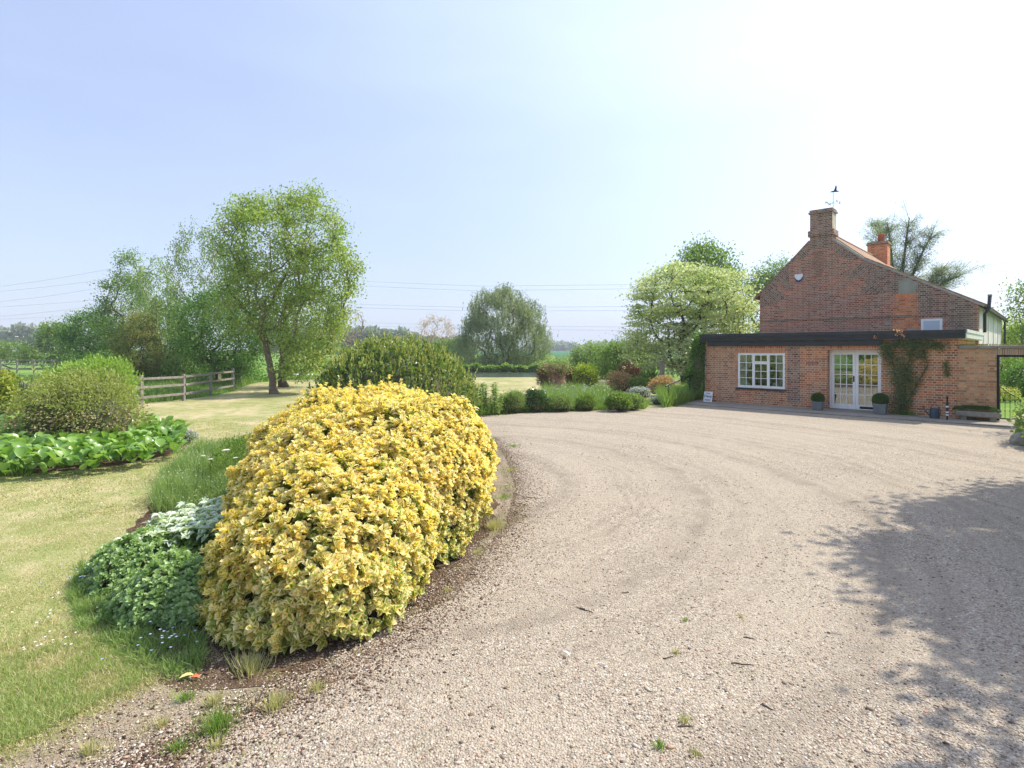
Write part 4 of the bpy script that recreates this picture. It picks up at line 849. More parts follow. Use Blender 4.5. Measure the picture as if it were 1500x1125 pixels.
def shrub(name, label, cat, base, lobes, n, L, m, seed=0, style='round', core=True, group=None, wr=.55, kind_='diamond', up=.25, jit=.09, extra=None, corem=None, rmat=None):
    rng = np.random.default_rng(seed+900); e = empty(name, (*base, 0), rng.uniform(0, .3)*0, label, cat, group)
    vol = np.array([(l[1][0]*l[1][2]+l[1][0]*l[1][1]) for l in lobes]); vol = vol/vol.sum(); Ps, Ds = [], []
    for (c, r), w in zip(lobes, vol):
        k = int(n*w); d = rdir(rng, k); d[:, 2] = np.where(d[:, 2] < -.35, -d[:, 2], d[:, 2]); b = 1+.09*np.sin(d[:, 0]*7+seed)*np.sin(d[:, 1]*6+1+seed)+.07*np.sin(d[:, 2]*11+d[:, 0]*9)
        P = np.array(c)+d*np.array(r)*(b*(1+rng.normal(0, jit, k)))[:, None]*(1-.5*(rng.random(k) < .18)*rng.random(k))[:, None]; ins = np.zeros(k, bool)
        for c2, r2 in lobes:
            if c2 is c: continue
            ins |= (((P-np.array(c2))/np.array(r2))**2).sum(1) < .6
        ok = (~ins) & (P[:, 2] > .01); Ps.append(P[ok]); Ds.append(d[ok])
    P = np.concatenate(Ps); D = np.concatenate(Ds); k = len(P)
    leaf_obj('foliage', leaves(P, D*.8+rdir(rng, k)*.8+[0, 0, up], rdir(rng, k)+D*.6+[0, 0, .3], L*rng.uniform(.65, 1.25, k), L*wr, kind_, rng=rng), m, e)
    if core:
        c_ = MB()
        for i, (c, r) in enumerate(lobes): c_.ico(c, [q*.80 for q in r], 2, .15, seed+i)
        c_.build('branches', corem or M_CORE, e)
    if extra:
        em, ne, eL, nm, zmin = extra; i = rng.choice(k, ne*3); i = i[(P[i, 2] > zmin) if zmin > 0 else (P[i, 2] < -zmin)][:ne]; j = len(i)
        leaf_obj(nm, leaves(P[i]+D[i]*L*.6, rdir(rng, j)+D[i], rdir(rng, j), eL*rng.uniform(.7, 1.2, j), eL*.8, rng=rng), em, e)
    return e
def blob(px0, px1, py0, py1, Y, base, dy=0, ry=None): return lobe(px0, px1, py0, py1, Y, base, dy, ry)
M_LAUR = leaf_mat('laurel_leaves', [(.06, .13, .02), (.11, .20, .035), (.26, .34, .08), (.66, .62, .24)], .35, .3, .5)
# laurel dome behind the yellow hedge
b_ = (-2.9, 14.0)
rng = np.random.default_rng(61); e = empty('laurel_hedge', (*b_, 0), 0, 'big rounded glossy green laurel with upright new shoots behind the yellow hedge', 'hedge')
LL = [((0, 0, .85), (1.78, 1.9, 1.38)), ((.62, 1.3, .55), (1.25, 1.5, 1.15)), ((-.7, .3, .8), (1.1, 1.5, 1.1))]
Ps, Ds = [], []
for c, r in LL:
    k = 6500; d = rdir(rng, k); d[:, 2] = np.where(d[:, 2] < -.5, -d[:, 2], d[:, 2]); P = np.array(c)+d*np.array(r)*(1+.05*np.sin(d[:, :1]*9)*np.sin(d[:, 1:2]*8)+rng.normal(0, .05, (k, 1))-.1*rng.random((k, 1))**3)
    ok = P[:, 2] > .02
    for c2, r2 in LL:
        if c2 is not c: ok &= (((P-np.array(c2))/np.array(r2))**2).sum(1) > .75
    Ps.append(P[ok]); Ds.append(d[ok])
P = np.concatenate(Ps); D = np.concatenate(Ds); k = len(P)
leaf_obj('foliage', [leaves(P, D*.5+rdir(rng, k)*.9+[0, 0, .35], rdir(rng, k)+D, rng.uniform(.09, .14, k), .05, 'fold', rng.random(k)*.66, rng)], M_LAUR, e)
i = rng.choice(k, 4200, replace=False); i = i[D[i, 2] > -.1]; S0 = np.repeat(P[i]+D[i]*.02, 7, 0); DD = np.repeat(D[i]*.3+[0, 0, 1.0], 7, 0); j = len(S0)
t_ = np.tile(np.linspace(0, .13, 7), len(i))[:, None]
leaf_obj('new_shoots', [leaves(S0+unit(DD)*t_, DD+rdir(rng, j)*.55, rdir(rng, j), rng.uniform(.05, .085, j), .026, 'fold', .55+.45*rng.random(j), rng)], M_LAUR, e)
c_ = MB()
for q_, (c, r) in enumerate(LL): c_.ico(c, [x*.86 for x in r], 3, .1, q_)
c_.build('branches', M_CORE, e)

# golden variegated hedge
M_EUO = leaf_mat('golden_variegated_leaves', [(.91, .71, .22), (.94, .79, .31), (.95, .84, .40), (.95, .88, .54), (.93, .70, .32)], .46, .38, .45, (1.1, 1.0, .35), margin=(.32, .42, .08))
HL = [((-1.68, 6.75, .50), (1.36, 1.75, .94)), ((-2.4, 7.7, .5), (.95, 1.25, .97)), ((-.95, 7.3, .5), (.66, 1.2, .90)), ((-1.60, 5.15, .20), (.84, 1.32, .92)), ((-2.2, 7.2, .30), (.80, 1.2, .92)), ((-1.9, 8.3, .5), (1.25, 1.3, .97)), ((-1.70, 4.45, .10), (.56, .62, .58)), ((-1.12, 6.25, .25), (.64, 1.0, .84))]
rng = np.random.default_rng(71); he = empty('golden_hedge', (-1.75, 6.2, 0), 0, 'large mounded hedge of yellow variegated leaves bordering the gravel drive', 'hedge'); org = np.array([-1.75, 6.2, 0])
from mathutils import noise as mnoise
def hedge_pts(dens, scale, jit):
    Ps, Ds = [], []
    for c, r in HL:
        c = np.array(c); r = np.array(r); area = 4*math.pi*((r[0]*r[1])**1.6/3+(r[0]*r[2])**1.6/3+(r[1]*r[2])**1.6/3)**(1/1.6)
        k = int(area*dens); d = rdir(rng, k); P = c+d*r; nn = unit(d/r)
        b = np.array([mnoise.fractal(Vector(p)*1.5, 1, 2, 3)*.12+mnoise.noise(Vector(p)*4.2)*.09 for p in P]); P = c+(P-c)*scale+nn*(b+rng.normal(0, jit, k))[:, None]
        ok = P[:, 2] > .05
        for c2, r2 in HL:
            if c2 is not HL and not np.allclose(c, c2): ok &= (((P-np.array(c2))/(np.array(r2)*scale))**2).sum(1) > .86
        Ps.append(P[ok]); Ds.append(nn[ok])
    return np.concatenate(Ps), np.concatenate(Ds)
def rosettes(P, D, per, L, spread, green, rmin=0, rmax=1):
    n = len(P); ax = unit(D*.75+rdir(rng, n)*.35+[0, 0, .55]); o1 = unit(np.cross(ax, rdir(rng, n))); o2 = np.cross(ax, o1); out = []
    base_r = rng.random(n)
    for i in range(per):
        an = i*2.4+rng.random(n)*.5; tilt = spread*(.35+.8*i/per)+rng.normal(0, .12, n)
        rad = o1*np.cos(an)[:, None]+o2*np.sin(an)[:, None]; dr = ax*np.cos(tilt)[:, None]+rad*np.sin(tilt)[:, None]
        nrm = ax*np.sin(tilt)[:, None]-rad*np.cos(tilt)[:, None]
        out.append(leaves(P+ax*(.012-.035*i/per), dr, -nrm*-1.0, L*rng.uniform(.75, 1.15, n)*(.7+.45*i/per), L*.60*rng.uniform(.85, 1.15, n), 'leaf' if L > .03 else 'fold', np.clip(base_r*.7+rng.random(n)*.3, 0, 1)*(rmax-rmin)+rmin, rng, green=np.clip(green+rng.normal(0, .10, n), 0, .6)))
    return out
P, D = hedge_pts(360, 1.0, .026)
low = np.clip(1.0-P[:, 2]/.75, 0, 1)
leaf_obj('outer_foliage', rosettes(P-org, D, 7, .070, 1.15, .0+.18*low), M_EUO, he)
P, D = hedge_pts(14, 1.0, .02)
rr_ = []
for t_ in (.02, .06, .10, .14):
    q_ = unit(D*.6+[0, 0, .7]+rng.normal(0, .12, D.shape)); rr_ += rosettes(P-org+q_*t_*rng.uniform(.4, 1.1, (len(P), 1)), D, 5, .055, 1.1, np.full(len(P), .03))
leaf_obj('long_shoots', rr_, M_EUO, he)
P, D = hedge_pts(300, .93, .03)
leaf_obj('inner_foliage', rosettes(P-org, D, 5, .06, 1.3, np.full(len(P), .40), 0, .5), M_EUO, he)
M_HB = plain('hedge_wood', (.10, .085, .04), .95, .1, .5, 30, 0, .6)
c_ = MB()
for q_, (c, r) in enumerate(HL): c_.ico([a-b2 for a, b2 in zip(c, org)], [x*.84 for x in r], 3, .08, q_)
c_.build('branches', M_HB, he)

# ------------------------------------------------------------------ rail fence, table, cables
def fence(name, label, pts, hgt, rails_z, parent=None, broad=.09, thick=.035):
    e = empty(name, (*pts[0], 0), 0, label, 'fence'); o = Vector((*pts[0], 0)); rg = random.Random(len(pts))
    for i, p in enumerate(pts):
        z = hgt+rg.uniform(-.03, .03); MB().box(-.06, .06, -.05, .05, -.05, z).build('post', M_WOOD, e, bevel=.008, loc=(p[0]-o.x, p[1]-o.y, 0), rz=rg.uniform(-.1, .1)+math.atan2(pts[min(i+1, len(pts)-1)][1]-pts[max(i-1, 0)][1], pts[min(i+1, len(pts)-1)][0]-pts[max(i-1, 0)][0]))
    for i in range(len(pts)-1):
        a = Vector((*pts[i], 0))-o; b = Vector((*pts[i+1], 0))-o; L = (b-a).length; an = math.atan2((b-a).y, (b-a).x)
        for z in rails_z:
            r = MB().box(0, L-.01, -.05-thick-.003, -.053, z-broad/2, z+broad/2).build('rail', M_WOOD, e, bevel=.006, loc=tuple(a+Vector((0, 0, rg.uniform(-.012, .012)))), rz=an)
            r.rotation_euler.y = rg.uniform(-.008, .008)
    return e
P1 = [G(207, 593), G(269, 587), G(308.5, 579), G(341, 572.5), (-15.6, 31.6)]
ext = [(P1[0][0]-(P1[1][0]-P1[0][0])*k*1.1, P1[0][1]-(P1[1][1]-P1[0][1])*k*1.1) for k in (3, 2, 1)]
fence('rail_fence', 'near weathered three rail wooden fence curving along the lawn edge', ext+P1, 1.07, (.28, .64, .98))
P2 = [(-15.9, 33.0), (-16.9, 35.2), (-18.3, 37.4), (-20.2, 39.4)]+[(-20.2-2.25*i, 39.4+.95*i) for i in range(1, 13)]
fence('rail_fence', 'far rail fence running away beneath the row of trees', P2, 1.2, (.35, .75, 1.12))
x, y = G(322, 577); nx_ = X(323, 26.6); nb = empty('fence_notice', (nx_, 26.5, .62), math.atan2(P1[3][1]-P1[2][1], P1[3][0]-P1[2][0]), 'faded yellowish notice board fixed to the near rail fence', 'sign')
MB().box(-.16, .16, -.02, .0, 0, .38).build('board', plain('faded_notice', (.55, .50, .34), .7, .2, .15, 12), nb, bevel=.004)
m = MB()
for k in range(5): m.box(-.12, .12-.02*(k % 3), -.022, -.0201, .06+k*.06, .078+k*.06)
m.build('faded_print', plain('faded_print', (.25, .20, .14), .8), nb)
Yt = 37.0; tb = empty('folding_table', (X(444, Yt), Yt, 0), .05, 'small white folding table standing on the lawn beyond the maple', 'table')
MB().box(-.65, .65, -.3, .3, .42, .455).build('table_top', M_WHITE, tb, bevel=.008)
for sx in (-1, 1):
    for sy in (-1, 1): MB().tube([(sx*.5, sy*.24, .42), (sx*(.5-.32), sy*.24, 0)], .012, 6).build('leg', M_IRON, tb); MB().tube([(sx*(.5-.32), sy*.22, .42), (sx*.55, sy*.22, 0)], .012, 6).build('leg', M_IRON, tb)
cab = [[(-700, 470), (-300, 437), (0, 419.8), (71, 410), (168, 393), (255, 372), (400, 396), (530, 412), (700, 419), (920, 417), (1200, 405), (1500, 384), (1900, 340)],
       [(-700, 470), (-300, 440), (0, 427), (71, 420), (145, 410.6), (255, 392), (400, 408), (530, 419), (700, 426), (920, 423), (1200, 413), (1500, 396), (1900, 356)],
       [(-700, 482), (-300, 456), (0, 442), (71, 434), (144, 422), (255, 402), (400, 430), (530, 446), (700, 450.5), (920, 449), (1200, 441), (1500, 424), (1900, 390)],
       [(-700, 482), (-300, 461), (0, 449.7), (71, 445), (132, 440.5), (255, 425), (400, 440), (530, 451), (700, 455.6), (920, 455), (1200, 448), (1500, 434), (1900, 400)],
       [(-700, 492), (-300, 474), (0, 463.6), (71, 457), (141, 448), (255, 430), (400, 462), (530, 472.5), (700, 477), (920, 479), (1200, 472), (1500, 460), (1900, 430)],
       [(-700, 494), (-300, 476), (0, 468), (71, 464.5), (121, 461), (255, 445), (400, 467), (530, 477), (700, 482), (920, 484), (1200, 478), (1500, 468), (1900, 440)]]
labs = ['highest of the thin overhead cables crossing the sky', 'overhead cable strung just beneath the highest one', 'third overhead cable down, upper of the middle pair', 'fourth overhead cable down, lower of the middle pair', 'fifth overhead cable down, faint above the treeline', 'lowest faint overhead cable just above the woods']
M_CAB = plain('cable_grey', (.62, .66, .74), .6, .3, .05)
for c_, lb in zip(cab, labs):
    Yc = 170.0; xs = [q[0] for q in c_]; ys = [q[1] for q in c_]; sxs = np.linspace(-700, 1900, 90)
    pts = [(X(p, Yc), Yc, Zh(float(np.interp(p, xs, ys)), Yc)) for p in sxs]
    tag(MB().tube(pts, .05, 5).build('power_cable', M_CAB), lb, 'cable', 'overhead power cables')

# ------------------------------------------------------------------ climbers on the house
def climber(name, label, strokes, n, L, m, seed, spread=.09, y=-.06, flower=None):
    rng = np.random.default_rng(seed); e = empty(name, (O.x, O.y, 0), ANG, label, 'climber'); st = MB(); Pl = []
    for pts, w, dens in strokes:
        P = [(p[0], y+.01*i, p[1]) for i, p in enumerate(pts)]; st.tube([(p[0]+rng.normal(0, .02), p[1], p[2]) for p in P], [.014]*len(P), 5)
        A = np.array(pts, float); seg = np.r_[0, np.cumsum(np.linalg.norm(np.diff(A, axis=0), axis=1))]; k = int(seg[-1]*dens); t = rng.random(k)*seg[-1]
        xz = np.stack([np.interp(t, seg, A[:, 0]), np.interp(t, seg, A[:, 1])], 1)+rng.normal(0, w, (k, 2)); Pl.append(np.stack([xz[:, 0], y-np.abs(rng.normal(0, .07, k)), xz[:, 1]], 1))
    st.build('stems', M_BARKD, e); P = np.concatenate(Pl); P = P[P[:, 2] > .06]; k = len(P)
    leaf_obj('foliage', leaves(P, rdir(rng, k)*[1, .6, 1]+[0, -.3, -.2], rdir(rng, k)*.6+[0, -1, .3], L*rng.uniform(.6, 1.3, k), L*.6, rng=rng), m, e)
    if flower:
        fp = np.array([(a, y-.16, b) for a, b in flower]); fp = np.repeat(fp, 26, 0)+rng.normal(0, .045, (len(flower)*26, 3))
        leaf_obj('flowers', leaves(fp, rdir(rng, len(fp)), rdir(rng, len(fp)), .055, .05, rng=rng), leaf_mat('rose_petals', [(.72, .25, .14), (.8, .42, .28), (.8, .6, .45)], .3), e)
    return e
def T(px, py): return Lc(px, py, 0)
M_ROSE = leaf_mat('rose_leaves', [(.08, .12, .045), (.14, .19, .07), (.22, .27, .10)], .35)
climber('climbing_rose', 'climbing rose trained up the brick wall past the french doors', [
    ([T(1322, 604), T(1318, 570), T(1312, 545), T(1306, 525), T(1300, 505)], .12, 620), ([T(1322, 600), T(1326, 560), T(1330, 530), T(1338, 505), T(1345, 498)], .13, 520),
    ([T(1300, 508), T(1320, 502), T(1350, 503), T(1385, 508)], .075, 750), ([T(1306, 525), T(1298, 515), T(1296, 503)], .09, 620), ([T(1322, 604), T(1345, 560), T(1358, 535), T(1352, 512)], .05, 190),
    ([T(1385, 530), T(1388, 550)], .045, 380), ([T(1340, 520), T(1352, 515)], .12, 900), ([T(1325, 535), T(1333, 560)], .14, 900), ([T(1320, 505), T(1318, 490), T(1310, 486)], .05, 160), ([T(1290, 500), T(1284, 494)], .03, 160)], 0, .05, M_ROSE, 81, flower=[T(1321, 488), T(1317, 486), T(1325, 491), T(1284, 493)])
climber('low_creeper', 'low green plants along the foot of the wall under the climbing rose', [([T(1306, 607), T(1320, 609), T(1345, 611)], .09, 1500)], 0, .04, M_DEEP, 82, y=-.12)
iv = [((-.30, .1, 1.35), (.24, .3, 1.15)), ((-.22, .1, 2.1), (.22, .26, .42)), ((-.40, .2, .7), (.26, .3, .6))]
e = shrub('ivy_column', 'tall green ivy covered column at the corner of the extension', 'ivy', HW(-.05, .1)[:2], [((c[0], c[1], c[2]), r) for c, r in iv], 5200, .07, M_DEEP, 83, jit=.2)

# ------------------------------------------------------------------ shrubs of the far border
def bs(px, base_py, Y=None):
    if Y is None: return G(px, base_py)
    return (X(px, Y), Y)
def S1(name, label, cat, px0, px1, py0, base_py, n, L, m, seed, Y=None, **kw):
    b = bs((px0+px1)/2, base_py, Y); Y = b[1]; l = lobe(px0, px1, py0, base_py+1, Y, b)
    c, r = l; rg = random.Random(seed); lobes = [((c[0], c[1], c[2]*.8), (r[0]*.78, r[0]*.75, r[2]*.84))]+[((c[0]+r[0]*rg.uniform(-.62, .62), c[1]+r[0]*rg.uniform(-.4, .4), c[2]*rg.uniform(.45, 1.12)), (r[0]*rg.uniform(.28, .5), r[0]*rg.uniform(.3, .5), r[2]*rg.uniform(.4, .72))) for _ in range(7)]; kw.setdefault('jit', .15)
    return shrub(name, label, cat, b, lobes, n, L, m, seed, **kw)
S1('barberry_shrub', 'dark red leaved shrub on the pond side of the ivy clad stump', 'shrub', 785, 818, 530, 574, 4200, .085, M_RED, 91, Y=28.6)
S1('barberry_shrub', 'dark red leaved shrub between the stump and the lime ball shrub', 'shrub', 812, 848, 531, 574, 4600, .085, M_RED, 92, Y=28.2)
S1('spindle_shrub', 'rounded lime yellow ball shrub next to the dark red one', 'shrub', 838, 878, 530, 574, 6000, .09, M_LIME, 93, Y=27.6, up=.6)
S1('barberry_shrub', 'low dark maroon domed shrub beneath the hazel bush', 'shrub', 902, 942, 528, 562, 4200, .09, M_RED, 94, Y=33)
S1('mixed_shrub', 'brownish flowering shrub in the middle of the far border', 'shrub', 884, 930, 541, 578, 4600, .08, M_PINK, 95, Y=28.5)
S1('leafy_shrub', 'fresh green leafy shrub behind the patch of lilac flowers', 'shrub', 920, 952, 549, 576, 3600, .08, M_MID, 96, Y=27.8)
S1('pieris_shrub', 'shrub with pinkish orange tips around the wooden post', 'shrub', 948, 992, 548, 582, 5200, .075, M_PINK, 97, Y=25.2)
S1('yew_shrub', 'dark evergreen shrub in the shade by the variegated maple trunk', 'shrub', 1000, 1034, 532, 578, 5000, .08, M_DEEP, 98, Y=27.5)
S1('box_mound', 'low smooth green mound behind the border flowers', 'shrub', 862, 892, 562, 580, 3600, .06, M_SOFT, 99, Y=23.5)
S1('glossy_shrub', 'compact dark glossy shrub with light flecks at the drive edge', 'shrub', 770, 802, 567, 604, 5200, .06, leaf_mat('glossy_dark_leaves', [(.04, .10, .02), (.07, .15, .03), (.13, .22, .06)], .2, .22, .6), 100)
S1('feathery_shrub', 'soft feathery bright green bush beside the compact glossy shrub', 'shrub', 732, 774, 570, 605, 7000, .075, M_SOFT, 101, wr=.2, up=.9)
S1('perennial_clump', 'feathery pale green clump beside the compact glossy shrub, at the foot of the stump', 'perennials', 798, 842, 574, 603, 6500, .07, M_PER, 107, wr=.2, up=1.0, jit=.25)
S1('perennial_clump', 'darker leafy clump in the middle of the drive edge border', 'perennials', 842, 872, 577, 602, 5000, .07, M_MID, 108, wr=.3, up=.8, jit=.22)
S1('peony_shrub', 'leafy dark green bush near the end of the drive edge border', 'shrub', 886, 926, 572, 603, 5200, .07, M_MID, 102)
S1('leafy_shrub', 'pale green bush at the very end of the drive edge border', 'shrub', 914, 943, 575, 601, 4600, .065, M_SOFT, 103)
S1('catmint_clump', 'hazy patch of lilac flowers among the far border shrubs', 'flowers', 920, 952, 566, 582, 2600, .05, M_SOFT, 104, extra=(M_VIOL, 1500, .05, 'petals', .1))
S1('flower_clump', 'pale bluish flower clump near the handrail', 'flowers', 950, 975, 579, 592, 2200, .045, M_SOFT, 105, extra=(M_VIOL, 500, .045, 'petals', .08))
e = empty('spiky_plant', (X(951, 29), 29, 0), 0, 'dark spiky evergreen plant between the border shrubs', 'plant'); rng = np.random.default_rng(106)
D = rdir(rng, 260); D[:, 2] = np.abs(D[:, 2])+.45; D = unit(D); leaf_obj('leaves', leaves(np.tile([0, 0, .25], (260, 1))+D*.05, D, rdir(rng, 260), rng.uniform(.5, .95, 260), .06, 'blade', rng=rng), M_DEEP, e)
# ivy clad dead stump
Ys = 26.2; b_ = (X(816, Ys), Ys); st = empty('tree_stump', (*b_, 0), 0, 'dead reddish tree stump wrapped in ivy in the far border', 'stump')
m = MB(); hz = Zh(532, Ys); m.tube([(0.22, 0, -.05), (.12, 0, .35), (-.02, 0, .8), (-.18, 0, hz*.72), (-.3, .0, hz*.95)], [.46, .33, .26, .20, .12], 12); m.tube([(-.02, 0, .8), (.2, .05, 1.15), (.34, .05, hz*.85)], [.2, .15, .09], 9); m.tube([(.3, -.1, -.05), (.5, -.1, .1), (.62, -.15, 0)], [.2, .14, .05], 8)
m.build('trunk', plain('rotten_wood', (.30, .17, .11), .95, .1, .4, 5, 0, .9), st, smooth=True)
n = 2600; z = rng.random(n)**.8*hz; an = rng.random(n)*6.28; rr = .30+.12*np.abs(z/hz-.4)+rng.normal(0, .05, n)+.12*(z > hz*.75); P = np.stack([np.cos(an)*rr+.15-.3*z/hz, np.sin(an)*rr, z], 1); ok = (np.sin(an*2+z*3) > -.25) | (z > hz*.75); P = P[ok]
leaf_obj('dry_ivy', leaves(P, rdir(rng, len(P))+[0, 0, -.4], rdir(rng, len(P)), .075, .045, rng=rng), M_TAN, st)
n = 1300; P = np.stack([rng.normal(-.02, .36, n), rng.normal(0, .25, n), hz*.92+rng.normal(0, .17, n)], 1); leaf_obj('green_ivy', leaves(P, rdir(rng, n), rdir(rng, n), .085, .055, rng=rng), M_SOFT, st)

def blades(name, label, cat, pts_fn, n, h, w, m, seed, lean=.35, tip=None, kind='stuff', hvar=.5, loc=None, parent=None, z0=0.0):
    rng = np.random.default_rng(seed); P = pts_fn(rng, n); n = len(P); hh = (h if np.isscalar(h) else h(P))*rng.uniform(1-hvar, 1+hvar*.4, n)
    D = rdir(rng, n)*[1, 1, 0]*lean*rng.uniform(.3, 1.5, (n, 1))+[0, 0, 1]; N_ = unit(rdir(rng, n)*[1, 1, .1]); P3 = np.c_[P, np.full(n, z0)]
    L = [leaves(P3, D, N_, hh, w*rng.uniform(.7, 1.3, n), 'blade', rng=rng)]
    o = leaf_obj(name, L, m, parent); tag(o, label, cat, kind=kind)
    if tip:
        tm, nt_, tl, tn = tip; i = rng.choice(n, nt_); tp = P3[i]+unit(D[i])*hh[i][:, None]*.95
        q = leaf_obj(tn, leaves(np.repeat(tp, 3, 0), rdir(rng, nt_*3), rdir(rng, nt_*3)+[0, 0, 1], tl, tl*.8, rng=rng), tm, o)
    return o
def in_px(poly_px, lo=None, far_bias=1.0):
    poly = gp(poly_px)
    def f(rng, n):
        xs = [p[0] for p in poly]; ys = [p[1] for p in poly]; out = []; c = 0
        while c < n:
            x = rng.uniform(min(xs), max(xs), n*2); y = rng.uniform(min(ys), max(ys), n*2); ok = inpoly(x, y, poly); out.append(np.stack([x[ok], y[ok]], 1)); c += ok.sum()
            if not ok.any(): break
        return np.concatenate(out)[:n]
    return f
blades('border_perennials', 'airy green perennials with small pale flowers filling the drive edge border', 'perennials', in_px([(796, 601), (890, 599), (892, 585), (850, 580), (792, 584)]), 11000, lambda P: .5+.22*np.sin(P[:, 0]*3.1)*np.sin(P[:, 1]*2.3+P[:, 0])+.1*np.sin(P[:, 0]*9), .022, M_PER, 111, .6, (M_VIOL, 240, .05, 'small_flowers'))
blades('border_grasses', 'soft grassy edging spilling around the drive edge border', 'grass', in_px([(692, 610), (760, 605), (945, 600), (950, 592), (700, 600)]), 9000, .30, .02, M_LUSH, 112, .7)
blades('rail_grasses', 'tall green grasses growing round the handrail', 'grass', in_px([(972, 598), (1008, 592), (1032, 584), (1020, 580), (965, 587)]), 5200, .62, .022, M_LUSH, 113, .4)
# tall leafy stems
tb_ = G(715, 606); e = empty('tall_perennial', (*tb_, 0), 0, 'group of tall upright leafy stems between the laurel and the drive border', 'plant'); rng = np.random.default_rng(114); st = MB(); Lp = []
for k in range(16):
    x0, y0 = rng.normal(0, .28), rng.normal(0, .3); hh = rng.uniform(.55, 1.0)*(1.28 if k == 0 else 1); lx = rng.normal(0, .06)
    st.tube([(x0, y0, 0), (x0+lx, y0, hh)], [.012, .006], 5); zz = np.arange(.08, hh, .045)
    for z in zz:
        a = rng.random(5)*6.28; Lp.append((np.stack([np.full(5, x0+lx*z/hh), np.full(5, y0), np.full(5, z)], 1), np.stack([np.cos(a), np.sin(a), np.full(5, .45)], 1)))
st.build('stems', M_DEEP, e); P = np.concatenate([a for a, b in Lp]); D = np.concatenate([b for a, b in Lp])
leaf_obj('leaves', leaves(P, D, rdir(rng, len(P))*.3+[0, 0, 1], rng.uniform(.07, .16, len(P)), .05, 'fold', rng=rng), M_SOFT, e)
sb = MB().ico((0, 0, .05), (.2, .14, .11), 2, .15, 3).build('border_stone', M_STONE, None, loc=(*G(897, 599), 0)); tag(sb, 'pale rounded stone lying at the border edge on the gravel', 'stone')

# ------------------------------------------------------------------ border on the lawn side
b_ = (X(138, 12.9), 12.9)
shrub('elder_shrub', 'bright lime green feathery shrub topping the lawn side border', 'shrub', b_, [lobe(98, 178, 530, 590, 12.9, b_, .2), lobe(60, 130, 540, 600, 12.9, b_, .3), lobe(120, 186, 545, 600, 12.9, b_)], 15000, .085, leaf_mat('fresh_lime_leaves', [(.20, .34, .06), (.30, .46, .09), (.42, .55, .14)], .45), 121, wr=.3, up=.5, jit=.13)
b_ = (X(118, 11.9), 11.9)
shrub('weigela_shrub', 'mounded yellow green shrub showing bare tan twigs low down', 'shrub', b_, [lobe(36, 150, 556, 668, 11.9, b_), lobe(95, 194, 568, 664, 11.9, b_), lobe(60, 170, 548, 640, 11.9, b_, .3)], 17000, .06, leaf_mat('yellowish_green_leaves', [(.22, .28, .06), (.34, .40, .11), (.50, .50, .20)], .4), 122, wr=.45, extra=(M_TAN, 1800, .05, 'bare_twigs', -.85), jit=.14)
b_ = G(32, 628); e = empty('yucca_plant', (*b_, 0), 0, 'dark spiky yucca beside the tan twigged shrub', 'plant'); rng = np.random.default_rng(123); hz = Zh(585, b_[1])
D = rdir(rng, 170); D[:, 2] = D[:, 2]*.8+.45; D = unit(D); leaf_obj('leaves', leaves(np.tile([0, 0, hz], (170, 1)), D, rdir(rng, 170)*.2+[0, 0, 1], rng.uniform(.35, .62, 170), .035, 'blade', rng=rng), leaf_mat('yucca_leaves', [(.05, .09, .05), (.10, .15, .09), (.16, .21, .12)], .2), e)
D = rdir(rng, 60)*[1, 1, .3]+[0, 0, -.8]; leaf_obj('dead_leaves', leaves(np.tile([0, 0, hz*.8], (60, 1)), D, rdir(rng, 60), .4, .045, 'blade', rng=rng), M_TAN, e); MB().tube([(0, 0, 0), (.02, 0, hz)], [.09, .07]).build('stem', M_BARK, e)
b_ = G(-8, 632)
shrub('spotted_laurel', 'yellow and green variegated shrub at the edge of the lawn side border', 'shrub', b_, [lobe(-60, 17, 550, 634, b_[1], b_)], 6500, .10, leaf_mat('spotted_leaves', [(.12, .22, .03), (.34, .40, .06), (.60, .56, .12)], .4), 124, kind_='fold')
# bergenia: a mat of big paddle leaves
rng = np.random.default_rng(125); fp = in_px([(-70, 708), (0, 706), (60, 703), (130, 699), (200, 690), (262, 674), (272, 652), (262, 643), (190, 628), (60, 622), (-80, 624)]); P = fp(rng, 3300); n = len(P)
hh = .12+.34*rng.random(n); A = rng.random(n)*6.28; D = np.stack([np.cos(A), np.sin(A), .35+1.3*rng.random(n)], 1); P3 = np.c_[P, hh*.8]
M_BERG = leaf_mat('bergenia_leaves', [(.10, .22, .035), (.17, .32, .055), (.25, .42, .09), (.34, .5, .15)], .38, .3, .5)
bo = leaf_obj('bergenia_bed', [leaves(P3, D, np.tile([0, 0, 1.], (n, 1))+rdir(rng, n)*.35, rng.uniform(.15, .27, n), rng.uniform(.12, .19, n), 'leaf', rng=rng)], M_BERG); tag(bo, 'dense mat of large paddle shaped green leaves edging the lawn', 'ground cover', kind='stuff')
blades('border_weeds', 'fine green weeds and seedlings at the front of the paddle leaves', 'weeds', in_px([(-60, 702), (45, 697), (52, 680), (-60, 680)]), 5200, .22, .012, M_LUSH, 126, .6)
S1('catmint_clump', 'small lilac catmint clump at the end of the paddle leaved bed', 'flowers', 258, 290, 630, 650, 2200, .035, M_SOFT, 127, extra=(M_VIOL, 900, .03, 'petals', .05))

